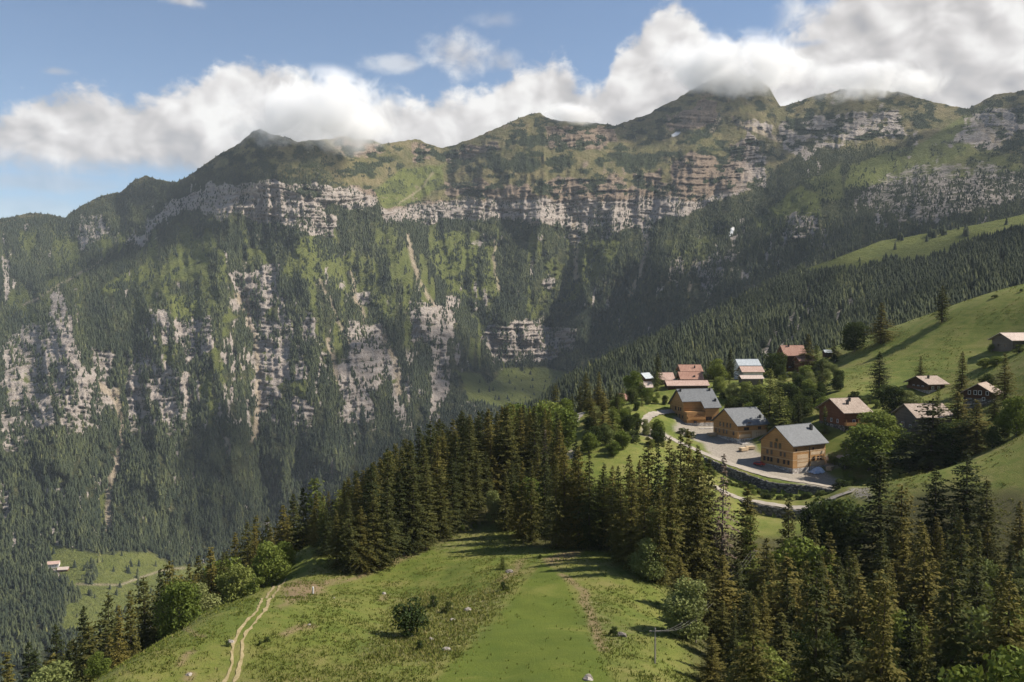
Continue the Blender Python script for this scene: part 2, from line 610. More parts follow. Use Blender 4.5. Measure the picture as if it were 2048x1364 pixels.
soil = t.ramp(fine, [(0.3, (0.13, 0.085, 0.045)), (0.6, (0.25, 0.18, 0.10)), (0.8, (0.36, 0.28, 0.18))])
g = t.mix(t.m('MULTIPLY', c1, t.step(t.noise(P, 1.1, 4, 0.7), 0.28, 0.52)), g, soil)
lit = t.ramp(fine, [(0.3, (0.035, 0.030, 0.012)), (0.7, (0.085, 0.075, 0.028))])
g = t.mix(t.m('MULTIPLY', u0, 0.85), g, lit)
grv = t.ramp(t.noise(P, 1.6, 6, 0.75), [(0.25, (0.13, 0.11, 0.085)), (0.5, (0.27, 0.235, 0.19)), (0.75, (0.40, 0.36, 0.30))])
g = t.mix(c3, g, grv)
t.l.new(g, b.inputs['Base Color'])
bump(t, b, t.m('ADD', t.m('MULTIPLY', fine, 0.6), t.m('MULTIPLY', vfine, 0.3)), 0.9, 0.45)
M_GRASS = m
hill_o = tag(link('hillside', me, m, smooth=True), kind='structure')

# ------------------------------------------------------------------ the massif across the valley
RIDGE_A = [(-400, 500), (-200, 470), (-60, 445), (0, 440), (60, 425), (100, 429), (130, 436), (165, 410), (200, 392), (240, 384), (270, 360), (293, 351), (330, 362), (352, 364), (390, 345),
           (420, 320), (470, 292), (505, 264), (520, 257), (545, 268), (600, 283), (640, 280), (690, 272), (720, 280), (742, 278), (765, 288), (785, 286), (830, 277), (865, 290), (885, 297),
           (920, 285), (960, 270), (1020, 243), (1060, 228), (1080, 226), (1105, 240), (1180, 246), (1230, 250), (1290, 230), (1350, 199), (1400, 170), (1440, 154), (1475, 146), (1510, 153),
           (1535, 170), (1548, 192), (1560, 211), (1580, 210), (1620, 194), (1680, 180), (1740, 178), (1790, 183), (1850, 200), (1935, 217), (1960, 205), (1990, 190), (2048, 180), (2150, 150), (2400, 170)]
BOT_A = [(-400, 1700), (0, 1560), (300, 1450), (430, 1330), (600, 1210), (760, 1110), (900, 1010), (1130, 910), (1300, 790), (1500, 720), (1700, 660), (2048, 600), (2400, 560)]
CTRL_A = [(-300, 480, 4000), (0, 440, 3900), (200, 392, 3900), (293, 352, 3800), (420, 320, 3550), (520, 257, 3500), (690, 272, 3650), (885, 297, 4150), (1075, 226, 4200), (1230, 250, 4400),
          (1450, 160, 4600), (1555, 212, 4500), (1740, 178, 4300), (1935, 217, 3900), (2048, 180, 3700), (2400, 170, 3400),
          (500, 370, 3180), (650, 380, 3250), (500, 450, 3120), (650, 460, 3180), (800, 400, 3650), (1000, 370, 3750), (1000, 430, 3650), (1200, 350, 3850), (1200, 460, 3600), (1400, 330, 3950), (1500, 330, 4000), (1400, 420, 3600),
          (300, 480, 3350), (150, 500, 3500), (0, 560, 3200), (-300, 650, 3000),
          (500, 560, 2820), (650, 560, 2850), (300, 560, 2850), (400, 640, 2560), (600, 680, 2500), (150, 680, 2450), (100, 780, 2180), (300, 800, 2200), (500, 820, 2160), (-200, 800, 2100), (0, 900, 1900), (200, 950, 1880), (400, 950, 1920), (520, 1000, 1950),
          (0, 1050, 1680), (200, 1080, 1640), (330, 1120, 1660), (430, 1130, 1720), (200, 1150, 1500), (330, 1190, 1500), (130, 1250, 1310), (250, 1270, 1320), (0, 1200, 1400), (0, 1340, 1150), (150, 1400, 1080), (-300, 1300, 1200), (-300, 1650, 850), (100, 1540, 900), (420, 1290, 1250),
          (700, 800, 2280), (650, 950, 2050), (760, 1000, 1980), (850, 880, 2250), (930, 790, 2620), (1030, 800, 2650), (1100, 780, 2850), (1030, 740, 2950), (1050, 710, 3050), (1050, 660, 3120), (600, 1200, 1600), (760, 1110, 1750), (900, 1000, 1950), (1130, 900, 2250), (880, 640, 2900), (750, 650, 2650), (800, 540, 3080), (960, 590, 3180), (930, 490, 3450), (1100, 590, 3300), (1130, 500, 3480),
          (1230, 500, 3380), (1200, 640, 3080), (1150, 740, 2880), (1320, 520, 3150), (1320, 640, 2900), (1450, 460, 3250), (1420, 600, 2720), (1550, 500, 2820), (1600, 400, 3150), (1600, 520, 2600), (1300, 750, 2480), (1500, 680, 2150),
          (1750, 300, 3700), (1900, 300, 3300), (2048, 280, 3200), (1800, 420, 2650), (1950, 380, 2700), (2048, 380, 2600), (1700, 480, 2450), (1900, 450, 2250), (2100, 420, 2200), (1800, 560, 2050), (2048, 520, 1950), (2400, 400, 2100), (1750, 640, 1700)]


def interp(pts, x):
    return np.interp(x, [p[0] for p in pts], [p[1] for p in pts])


NCA, NRA = 1150, 560
apx = np.linspace(-380, 2380, NCA)
rid = interp(RIDGE_A, apx)
rid = rid + 5.0 * (fbm(apx / 22.0, apx * 0, 4, 31) - 0.5) + 4.0 * (fbm(apx / 6.0, apx * 0, 3, 33) - 0.5)
botm = interp(BOT_A, apx)
tt = np.linspace(0, 1, NRA)
APX = np.repeat(apx[None, :], NRA, 0)
APY = botm[None, :] * (1 - tt[:, None]) + rid[None, :] * tt[:, None]
tpsA = TPS([(c[0], c[1]) for c in CTRL_A], [c[2] for c in CTRL_A], 300.0, 0.01)
AY = tpsA(APX, APY)
# spurs and gullies run down the fall line
lean = APX + 0.10 * (APY - 600) * np.clip((APX - 900) / 500, -1, 1)
wob = 26 * (fbm(APX / 90, APY / 90, 3, 41) - 0.5)
rb1 = ridged((lean + wob) / 150.0, APY / 900.0 + 3, 2, 42)
rb2 = ridged((lean + wob) / 52.0, APY / 330.0, 2, 44)
rb3 = ridged((lean + 0.5 * wob) / 17.0, APY / 90.0, 3, 46)
nz = fbm(APX / 30.0, APY / 26.0, 5, 48)
fine_a = fbm(APX / 7.0, APY / 6.0, 3, 50)
fade = sstep(APY, rid[None, :] - 1, rid[None, :] + 45)
flat = np.maximum(poly_mask(APX, APY, [(80, 1090), (350, 1100), (430, 1130), (400, 1200), (250, 1300), (90, 1290)], 25),
                  poly_mask(APX, APY, [(900, 735), (1140, 740), (1120, 810), (1000, 830), (900, 790)], 20))
alp0 = 1 - sstep(APY, 330, 420)
amp = (0.35 + 0.65 * fade) * (1 - 0.93 * flat) * (AY / 3000.0) * (1 - 0.45 * alp0)
AY = AY - amp * (66 * (rb1 - 0.5) + 52 * (rb2 - 0.5) + 30 * (rb3 - 0.5) + 66 * (nz - 0.5) + 18 * (fine_a - 0.5))
# the named ribs (towards the viewer) and gullies (away) of the face
for pts, a_, wd in (([(445, 440), (430, 560), (425, 700), (465, 900)], 120, 42), ([(480, 600), (512, 700), (514, 800), (508, 900), (530, 1010)], -95, 26), ([(600, 470), (628, 620), (610, 780), (640, 900)], 100, 40), ([(700, 560), (745, 660), (800, 800)], -90, 30),
                    ([(762, 430), (830, 590), (900, 690)], 110, 38), ([(880, 470), (900, 560), (960, 640)], -60, 30), ([(1075, 450), (1055, 560), (1000, 640)], 90, 32), ([(1150, 420), (1145, 500), (1125, 600), (1100, 650)], -50, 24), ([(1195, 350), (1230, 460), (1190, 560), (1150, 640)], 45, 28),
                    ([(1335, 330), (1285, 440), (1250, 580), (1190, 700)], -50, 26), ([(1400, 300), (1330, 440), (1320, 560)], 50, 34), ([(1090, 360), (1075, 440)], 60, 20), ([(1000, 360), (1010, 450)], -50, 16), ([(1250, 340), (1262, 470)], -55, 16), ([(170, 640), (235, 820), (225, 960), (215, 1080)], -95, 34), ([(120, 610), (150, 760), (95, 920)], 110, 40),
                    ([(320, 620), (350, 780), (320, 960)], 100, 40), ([(270, 600), (262, 760), (300, 900)], -60, 28), ([(560, 340), (640, 330), (700, 340)], 40, 18), ([(1500, 250), (1470, 330), (1440, 430)], 90, 30), ([(1560, 300), (1520, 420), (1460, 480)], -80, 28), ([(1700, 260), (1650, 400), (1560, 500)], 70, 36), ([(1930, 225), (1850, 340), (1700, 440), (1610, 520)], -110, 34), ([(2000, 200), (1900, 330), (1780, 420)], 80, 34)):
    d_ = seg_dist(APX + 0.7 * wob, APY, pts)
    AY = AY - 0.75 * amp * a_ * np.exp(-(d_ / wd) ** 2)
# the shaded flank: the arete from the first summit turns away to the left
arete = np.interp(APY, [257, 300, 400, 480, 560, 680, 760], [520, 480, 395, 285, 205, 50, -60])
AY = AY + 1.9 * np.clip(arete - APX, 0, 130) * sstep(APY, 255, 300) * (1 - sstep(APY, 620, 760))

# what grows or lies where (polygons surveyed on the photograph, frayed by noise)
WX = APX + 34 * (fbm(APX / 26, APY / 26, 4, 61) - 0.5)
WY = APY + 26 * (fbm(APX / 26, APY / 26, 4, 62) - 0.5)
ROCK = [([(400, 420), (440, 362), (520, 370), (560, 360), (620, 372), (700, 368), (748, 378), (752, 414), (700, 416), (655, 402), (640, 420), (672, 440), (676, 474), (630, 468), (600, 462), (560, 448), (500, 440), (470, 428), (420, 436)], 1.0),
        ([(345, 402), (420, 368), (445, 366), (405, 410), (330, 440), (272, 492), (258, 486), (300, 440)], 0.95), ([(770, 414), (850, 408), (990, 404), (1004, 432), (900, 432), (830, 438), (770, 438)], 0.95),
        ([(878, 366), (960, 356), (1004, 368), (1004, 396), (900, 392)], 0.9), ([(1008, 374), (1060, 368), (1084, 400), (1072, 452), (1040, 442), (1018, 412)], 0.95),
        ([(1088, 358), (1172, 358), (1184, 382), (1152, 392), (1162, 480), (1146, 502), (1138, 420), (1098, 392)], 0.95), ([(1188, 360), (1242, 348), (1244, 400), (1238, 462), (1220, 472), (1198, 440)], 0.95),
        ([(1262, 345), (1322, 333), (1328, 380), (1304, 440), (1294, 482), (1278, 440)], 0.95), ([(1340, 330), (1400, 298), (1440, 330), (1462, 300), (1500, 258), (1522, 300), (1534, 352), (1470, 372), (1430, 376), (1350, 382)], 0.9),
        ([(655, 284), (675, 270), (765, 284), (772, 312), (690, 314)], 0.7), ([(818, 284), (862, 290), (864, 318), (826, 322)], 0.7),
        ([(880, 312), (960, 288), (1002, 284), (1000, 302), (900, 326)], 0.8), ([(1090, 256), (1232, 254), (1238, 290), (1170, 302), (1096, 292)], 0.9), ([(1325, 232), (1430, 198), (1436, 246), (1340, 262)], 0.75), ([(1462, 232), (1545, 240), (1555, 275), (1490, 260)], 0.6),
        ([(760, 414), (880, 402), (1000, 392), (1100, 392), (1200, 382), (1330, 366), (1460, 338), (1540, 296), (1532, 372), (1440, 402), (1330, 442), (1230, 462), (1100, 452), (1000, 442), (880, 444), (770, 442)], 0.72),
        ([(955, 690), (972, 655), (1050, 643), (1155, 655), (1147, 690), (1112, 712), (1090, 724), (1000, 718), (968, 700)], 1.0),
        ([(98, 650), (148, 626), (154, 740), (112, 766), (92, 706)], 0.85), ([(0, 690), (60, 640), (100, 650), (90, 720), (110, 800), (60, 900), (0, 900)], 0.5), ([(110, 770), (190, 740), (230, 800), (190, 870), (120, 880)], 0.5),
        ([(180, 690), (230, 700), (225, 760), (195, 750)], 0.5), ([(250, 700), (330, 720), (400, 760), (390, 830), (330, 840), (270, 790)], 0.5), ([(340, 640), (420, 635), (425, 690), (370, 730)], 0.7), ([(455, 545), (550, 545), (560, 600), (520, 640), (475, 610)], 0.72),
        ([(480, 610), (545, 640), (580, 680), (560, 790), (510, 870), (500, 760), (510, 690)], 0.62), ([(690, 640), (760, 650), (800, 740), (760, 790), (720, 760), (690, 720)], 0.6), ([(815, 610), (870, 600), (915, 640), (905, 680), (830, 690)], 0.62),
        ([(440, 800), (560, 790), (560, 850), (450, 850)], 0.35), ([(1330, 520), (1370, 510), (1380, 560), (1340, 570)], 0.5), ([(1390, 520), (1440, 500), (1450, 560), (1400, 600)], 0.5), ([(1450, 470), (1490, 520), (1450, 540)], 0.4),
        ([(0, 955), (20, 970), (25, 1030), (0, 1040)], 0.6), ([(150, 440), (205, 420), (215, 470), (160, 500)], 0.55),
        ([(1560, 240), (1800, 215), (1810, 270), (1700, 290), (1600, 320), (1560, 290)], 0.55), ([(1700, 400), (1760, 350), (1830, 330), (1930, 320), (2048, 340), (2060, 400), (1960, 420), (1900, 440), (1800, 450), (1760, 470), (1760, 440)], 0.40),
        ([(1930, 220), (2048, 210), (2060, 260), (1990, 300), (1900, 290)], 0.55), ([(1570, 430), (1640, 430), (1640, 470), (1570, 480)], 0.5)]
MEADOW = [([(745, 385), (800, 340), (890, 328), (884, 372), (835, 402), (800, 418), (765, 416)], 1.0), ([(868, 468), (930, 462), (990, 500), (1004, 592), (960, 604), (900, 584), (868, 540)], 0.9),
          ([(600, 480), (630, 466), (690, 540), (704, 592), (640, 562), (556, 556), (580, 510)], 0.85), ([(690, 520), (740, 510), (770, 570), (790, 640), (760, 640), (720, 590)], 0.6), ([(205, 572), (292, 526), (298, 562), (240, 582), (200, 588)], 1.0),
          ([(338, 490), (400, 476), (424, 530), (380, 564), (338, 560)], 0.85), ([(340, 590), (404, 588), (400, 640), (342, 648)], 0.95), ([(480, 500), (540, 480), (545, 520), (500, 530)], 0.6), ([(265, 560), (290, 560), (280, 650), (265, 640)], 0.6),
          ([(905, 738), (960, 748), (985, 778), (935, 780)], 1.0), ([(925, 775), (975, 770), (1010, 735), (1090, 735), (1130, 745), (1120, 800), (1000, 815), (940, 800)], 1.0),
          ([(1535, 418), (1600, 372), (1642, 388), (1644, 432), (1560, 434)], 1.0), ([(1130, 478), (1240, 480), (1232, 530), (1150, 600), (1118, 606), (1140, 540)], 0.62), ([(1500, 440), (1560, 420), (1600, 440), (1530, 470)], 0.6),
          ([(95, 1088), (200, 1108), (300, 1103), (352, 1135), (425, 1130), (405, 1160), (250, 1284), (118, 1264), (150, 1180), (108, 1140)], 1.0), ([(195, 1000), (230, 970), (222, 1050), (205, 1060)], 0.6),
          ([(1330, 480), (1420, 470), (1420, 540), (1360, 560)], 0.4), ([(1700, 330), (1850, 280), (1935, 225), (1990, 200), (1950, 290), (1860, 350), (1750, 370), (1690, 380)], 0.9), ([(1850, 330), (1920, 290), (2040, 310), (2048, 340), (1900, 360)], 0.6), ([(1610, 360), (1680, 330), (1690, 400), (1640, 400)], 0.6)]
SCREE = [([(470, 590), (492, 620), (513, 690), (521, 740), (517, 800), (510, 880)], 5.5), ([(228, 780), (245, 850), (238, 910), (222, 960), (218, 1060)], 5.5), ([(1146, 430), (1150, 500), (1148, 560)], 5), ([(1440, 236), (1425, 262)], 3), ([(700, 545), (712, 600), (730, 640)], 4),
         ([(1295, 470), (1280, 540), (1262, 590)], 4), ([(1390, 520), (1375, 580)], 3), ([(818, 470), (838, 560), (868, 610)], 4), ([(800, 408), (850, 370), (868, 345)], 0.9), ([(985, 480), (1000, 580)], 2.5), ([(50, 610), (205, 520)], 1.6), ([(640, 560), (700, 700)], 3),
         ([(760, 650), (790, 720), (800, 790)], 5), ([(660, 680), (672, 760)], 5), ([(450, 880), (455, 910)], 6), ([(1480, 245), (1560, 280)], 5), ([(1960, 250), (2000, 290)], 6), ([(200, 770), (225, 790), (240, 830)], 6), ([(150, 1168), (240, 1170), (330, 1140), (372, 1136)], 1.6)]
SNOW = [([(1462, 454), (1468, 454), (1467, 465), (1458, 475), (1458, 467)], 1.0), ([(1342, 270), (1352, 264), (1361, 265), (1356, 271), (1345, 274)], 1.0)]
rock = np.zeros(APX.shape)
for pts, k in ROCK:
    rock = np.maximum(rock, k * poly_mask(WX, WY, pts, 7))
mead = np.zeros(APX.shape)
for pts, k in MEADOW:
    mead = np.maximum(mead, k * poly_mask(0.4 * WX + 0.6 * APX, 0.4 * WY + 0.6 * APY, pts, 4))
scree = np.zeros(APX.shape)
for pts, wd in SCREE:
    scree = np.maximum(scree, line_mask(APX + 0.45 * (WX - APX), APY, pts, wd, 2.5))
snow = np.zeros(APX.shape)
for pts, k in SNOW:
    snow = np.maximum(snow, poly_mask(APX + 0.15 * (WX - APX), APY + .15 * (WY - APY), pts, 1.2))
# gullies between the wooded ribs lie open: steep grass and broken rock
zone = sstep(APY, 430, 480) * (1 - sstep(APY, 800, 930)) * sstep(1150 - APX + 0.4 * (600 - APY), -60, 120)
opn = zone * sstep(fbm(lean / 16.0 + 3, APY / 60.0, 4, 65) + 0.16 * (0.5 - rb2), 0.51, 0.57)
gr_or_rk = sstep(fbm(APX / 60, APY / 60, 3, 66) + 0.35 * (APY - 640) / 300.0, 0.45, 0.60)
mead = np.maximum(mead, 0.75 * opn * (1 - gr_or_rk))
rock = np.maximum(rock, 0.62 * opn * gr_or_rk)
rock = rock * (1 - flat)
# high ground: alpine turf above the tree line, rock ribs breaking through
treeline = interp([(-400, 470), (0, 450), (200, 410), (300, 370), (420, 345), (560, 350), (700, 372), (780, 420), (900, 405), (1000, 400), (1100, 400), (1250, 400), (1400, 400), (1500, 390), (1600, 300), (1750, 300), (1850, 350), (2048, 330), (2400, 330)], WX)
alp = 1 - sstep(WY, treeline - 14, treeline + 10)
streak = fbm(lean / 9.0 + 7, APY / 34.0, 4, 71)
ledge = fbm(APX / 60.0, (APY + 8 * np.sin(APX / 60.0)) / 4.5, 3, 72)
patch = fbm(APX / 16.0, APY / 12.0, 4, 73)
rock_n = rock * sstep(0.50 * streak + 0.55 * ledge + 0.45 * rock, 0.46, 0.76)
rock_n = np.maximum(rock_n, alp * 0.45 * sstep(0.5 * rb3 + 0.5 * patch, 0.60, 0.76) * sstep(fbm(APX / 70, APY / 50, 3, 78), 0.42, 0.62))
rock_n = np.maximum(rock_n, (1 - alp) * (1 - mead) * 0.55 * sstep(streak, 0.60, 0.74) * sstep(fbm(APX / 60, APY / 60, 3, 75), 0.42, 0.6))
shrub = alp * sstep(fbm(APX / 20, APY / 11, 4, 77), 0.50, 0.62) * (1 - 0.6 * mead)
for c in ((1000, 325, 28, 15), (1048, 328, 34, 20), (1120, 325, 34, 14), (1270, 318, 60, 14), (610, 385, 30, 10), (930, 368, 30, 8)):
    shrub = np.maximum(shrub, 0.95 * (1 - sstep(np.hypot((WX - c[0]) / c[2], (WY - c[1]) / c[3]), 0.75, 1.1)))
shrub = np.maximum(shrub, 0.75 * poly_mask(WX, WY, [(400, 350), (520, 262), (640, 300), (660, 350), (560, 345)], 18) * sstep(patch, 0.36, 0.55))
rock_n = rock_n * (1 - 0.8 * shrub)
reddish = sstep(interp([(0, 0), (620, 0), (680, 0.8), (860, 1), (1000, 1), (1250, 1), (1420, 0.9), (1500, 0.4), (1560, 0), (3000, 0)], APX) * alp, 0.2, 0.7)
# cliffs stand out as stepped, broken faces
AY = AY - rock * (AY / 3000.0) * (46 * (np.floor(ledge * 7) / 7 - 0.5) + 26 * (ridged(lean / 8.5, APY / 40.0, 2, 79) - 0.5))
SX, SZ = ray_np(APX, APY)
VA = np.stack([SX * AY, AY, SZ * AY], -1)
# far side of the ridge: it falls away behind the skyline
back = []
for k, (dy, dz) in enumerate(((60, -25), (250, -160), (700, -520), (1300, -1100))):
    r = VA[-1].copy()
    r[:, 1] += dy
    r[:, 2] += dz
    back.append(r)
VAll = np.concatenate([VA, np.stack(back, 0)], 0)
me = mesh_from('mountain_massif', VAll.reshape(-1, 3), grid_faces(NRA + 4, NCA))


def pad(a):
    return np.concatenate([a, np.repeat(a[-1:], 4, 0)], 0)


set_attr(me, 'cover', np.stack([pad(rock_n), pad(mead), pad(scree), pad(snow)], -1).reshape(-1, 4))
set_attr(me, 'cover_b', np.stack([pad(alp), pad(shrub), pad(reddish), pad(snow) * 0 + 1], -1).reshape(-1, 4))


def mountain_material(name):
    m, t, b = new_mat(name)
    P = wpos(t)
    c0, c1, c2, c3 = attr(t, 'cover')
    s0, s1, s2, _ = attr(t, 'cover_b')
    n_a = t.noise(P, 0.010, 6, 0.65)
    n_b = t.noise(P, 0.045, 6, 0.7)
    n_c = t.noise(t.scaled(P, (1, 1, 0.35)), 0.09, 5, 0.7)
    strata = t.noise(t.scaled(P, (0.25, 0.25, 2.2)), 0.05, 5, 0.7)
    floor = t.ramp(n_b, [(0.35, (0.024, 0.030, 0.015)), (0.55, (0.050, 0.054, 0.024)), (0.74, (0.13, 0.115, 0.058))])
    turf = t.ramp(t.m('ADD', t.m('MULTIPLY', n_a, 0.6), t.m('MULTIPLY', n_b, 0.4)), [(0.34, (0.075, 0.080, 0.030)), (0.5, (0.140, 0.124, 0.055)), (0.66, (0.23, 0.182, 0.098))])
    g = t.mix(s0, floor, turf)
    mdw = t.ramp(t.m('ADD', t.m('MULTIPLY', n_a, 0.5), t.m('MULTIPLY', n_b, 0.5)), [(0.3, (0.088, 0.108, 0.028)), (0.6, (0.140, 0.150, 0.042)), (0.75, (0.19, 0.172, 0.066))])
    g = t.mix(c1, g, mdw)
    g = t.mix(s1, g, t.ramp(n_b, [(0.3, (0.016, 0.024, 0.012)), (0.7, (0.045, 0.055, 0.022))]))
    rk = t.ramp(t.m('ADD', t.m('MULTIPLY', strata, 0.6), t.m('MULTIPLY', n_c, 0.4)), [(0.30, (0.165, 0.138, 0.118)), (0.43, (0.27, 0.23, 0.20)), (0.54, (0.365, 0.315, 0.275)), (0.70, (0.48, 0.425, 0.375))])
    red = t.ramp(n_c, [(0.3, (0.13, 0.100, 0.072)), (0.7, (0.30, 0.225, 0.165))])
    rk = t.mix(s2, rk, red)
    g = t.mix(t.step(t.m('ADD', c0, t.m('MULTIPLY', t.m('SUBTRACT', n_b, 0.5), 1.2)), 0.20, 0.52), g, rk)
    g = t.mix(t.m('MULTIPLY', c2, 0.85), g, t.ramp(n_b, [(0.3, (0.24, 0.185, 0.125)), (0.7, (0.42, 0.35, 0.26))]))
    g = t.mix(c3, g, (0.8, 0.8, 0.8))
    t.l.new(g, b.inputs['Base Color'])
    b.inputs['Roughness'].default_value = 0.95
    b.inputs['Specular IOR Level'].default_value = 0.05
    bump(t, b, t.m('ADD', n_c, t.m('MULTIPLY', n_b, 0.8)), 0.8, 22.0)
    return m


M_MOUNT = mountain_material('limestone and alpine turf')
tag(link('mountain_massif', me, M_MOUNT, smooth=True), kind='structure')

# ------------------------------------------------------------------ the wooded shoulder on the right with its alp
RIDGE_B = [(1040, 835), (1090, 802), (1130, 768), (1200, 728), (1290, 688), (1400, 640), (1500, 590), (1600, 540), (1650, 524), (1760, 482), (1900, 460), (2048, 428), (2400, 370)]
BOT_B = [(1040, 850), (1100, 850), (1250, 830), (1400, 790), (1550, 760), (1700, 720), (2048, 650), (2400, 590)]
CTRL_B = [(1040, 840, 1150), (1130, 768, 1260), (1200, 728, 1320), (1290, 688, 1420), (1400, 640, 1640), (1500, 590, 1780), (1600, 540, 1900), (1760, 482, 1950), (2048, 428, 1850), (2400, 370, 1750),
          (1100, 850, 1000), (1250, 830, 900), (1400, 790, 850), (1550, 760, 820), (1700, 720, 800), (2048, 650, 740), (2400, 590, 700), (1300, 760, 1080), (1500, 680, 1220), (1700, 600, 1380), (1700, 530, 1640), (1900, 540, 1400), (2048, 480, 1500), (2048, 560, 1080), (1850, 620, 1020)]
NCB, NRB = 560, 240
bpx = np.linspace(1050, 2390, NCB)
brid = interp(RIDGE_B, bpx) + 3 * (fbm(bpx / 20, bpx * 0, 3, 81) - 0.5)
bbot = np.maximum(interp(BOT_B, bpx), brid + 6)
tb = np.linspace(0, 1, NRB)[:, None]
BPX = np.repeat(bpx[None, :], NRB, 0)
BPY = bbot[None, :] * (1 - tb) + brid[None, :] * tb
BY = TPS([(c[0], c[1]) for c in CTRL_B], [c[2] for c in CTRL_B], 300.0, 0.02)(BPX, BPY)
alpB = poly_mask(BPX + 10 * (fbm(BPX / 20, BPY / 20, 3, 83) - .5), BPY, [(1605, 538), (1660, 520), (1760, 478), (1900, 455), (2048, 424), (2400, 360), (2400, 380), (2048, 462), (1950, 484), (1850, 526), (1780, 532), (1690, 544), (1610, 550)], 4)
BY = BY - (1 - 0.85 * alpB) * (BY / 1500.0) * (42 * (ridged(BPX / 110 + BPY / 240, BPY / 300, 2, 84) - 0.5) + 24 * (fbm(BPX / 30, BPY / 26, 4, 85) - 0.5))
BWX = BPX + 26 * (fbm(BPX / 18, BPY / 18, 4, 87) - 0.5)
rockB = np.zeros(BPX.shape)
for pts, k in (([(1500, 730), (1560, 660), (1625, 610), (1640, 620), (1590, 680), (1535, 740)], 0.85), ([(1640, 650), (1700, 590), (1730, 590), (1670, 660)], 0.45), ([(1560, 640), (1620, 570), (1640, 580), (1580, 650)], 0.4)):
    rockB = np.maximum(rockB, k * poly_mask(BWX, BPY, pts, 9))
rockB = rockB * sstep(fbm(BPX / 8 + BPY / 8, BPY / 9, 4, 88), 0.28, 0.48)
screeB = line_mask(BPX, BPY, [(1780, 534), (1850, 524), (1852, 532)], 3, 2)
SX, SZ = ray_np(BPX, BPY)
VB = np.stack([SX * BY, BY, SZ * BY], -1)
back = []
for dy, dz in ((40, -12), (200, -110), (500, -380)):
    r = VB[-1].copy()
    r[:, 1] += dy
    r[:, 2] += dz
    back.append(r)
me = mesh_from('wooded_shoulder', np.concatenate([VB, np.stack(back, 0)], 0).reshape(-1, 3), grid_faces(NRB + 3, NCB))


def padb(a):
    return np.concatenate([a, np.repeat(a[-1:], 3, 0)], 0)


set_attr(me, 'cover', np.stack([padb(rockB), padb(alpB), padb(screeB), padb(rockB) * 0], -1).reshape(-1, 4))
set_attr(me, 'cover_b', np.stack([padb(rockB) * 0, padb(rockB) * 0, padb(rockB) * 0, padb(rockB) * 0 + 1], -1).reshape(-1, 4))
tag(link('wooded_shoulder', me, M_MOUNT, smooth=True), kind='structure')

# valley floor far below, closing the ground out to the horizon
me = mesh_from('valley_floor', np.array([[-9000, -3000, -1150], [9000, -3000, -1150], [9000, 14000, -1150], [-9000, 14000, -1150]], float), np.array([[0, 1, 2, 3]]))
tag(link('valley_floor', me, M_MOUNT), kind='structure')


# ------------------------------------------------------------------ far forests: thousands of conifers as one stuff object per slope
def foliage_mat(name, stops, transl=0.25, use_attr=None, rough=0.9):
    m, t, b = new_mat(name)
    if use_attr:
        v = attr(t, use_attr)[0]
    else:
        oi = t.node('ShaderNodeObjectInfo')
        nz_ = t.noise(t.node('ShaderNodeTexCoord').outputs['Object'], 0.55, 3, 0.6)
        v = t.m('ADD', t.m('MULTIPLY', oi.outputs['Random'], 0.5), t.m('MULTIPLY', nz_, 0.5))
    c = t.ramp(v, stops)
    b.inputs['Roughness'].default_value = rough
    b.inputs['Specular IOR Level'].default_value = 0.12
    t.l.new(c, b.inputs['Base Color'])
    if transl > 0:
        tr = t.node('ShaderNodeBsdfTranslucent')
        t.l.new(t.mix(0.35, c, (0.16, 0.18, 0.02)), tr.inputs[0])
        ms = t.node('ShaderNodeMixShader')
        ms.inputs[0].default_value = transl
        t.l.new(b.outputs[0], ms.inputs[1])
        t.l.new(tr.outputs[0], ms.inputs[2])
        t.l.new(ms.outputs[0], t.n['Material Output'].inputs[0])
    return m


M_FAR = foliage_mat('distant conifer foliage', [(0.0, (0.020, 0.028, 0.016)), (0.5, (0.044, 0.053, 0.025)), (0.85, (0.078, 0.086, 0.034)), (1.0, (0.13, 0.13, 0.048))], 0.0, 'tint')


def far_tree_unit(rng, tiers, sides):
    """unit conifer: ragged skirts stacked up a stem, height 1"""
    V_, F_ = [], []
    for k in range(tiers):
        t0 = k / tiers
        zb, zt = 0.05 + 0.80 * t0, min(1.0, 0.05 + 0.80 * t0 + 1.75 * 0.80 / tiers + 0.08)
        r = 0.155 * (1 - t0) ** 0.8 + 0.018
        if k == tiers - 1:
            zt = 1.0
        base = len(V_)
        V_.append((rng.normal(0, 0.008), rng.normal(0, 0.008), zt))
        ph = rng.uniform(0, 6.28)
        for s in range(sides):
            rr = r * (1.22 if s % 2 == 0 else 0.62) * rng.uniform(0.8, 1.15)
            a = ph + 6.283 * s / sides
            V_.append((rr * math.cos(a), rr * math.sin(a), zb - (0.03 if s % 2 == 0 else -0.02) * rng.uniform(0.5, 1.4)))
        for s in range(sides):
            F_.append((base, base + 1 + s, base + 1 + (s + 1) % sides))
    return np.array(V_), np.array(F_)


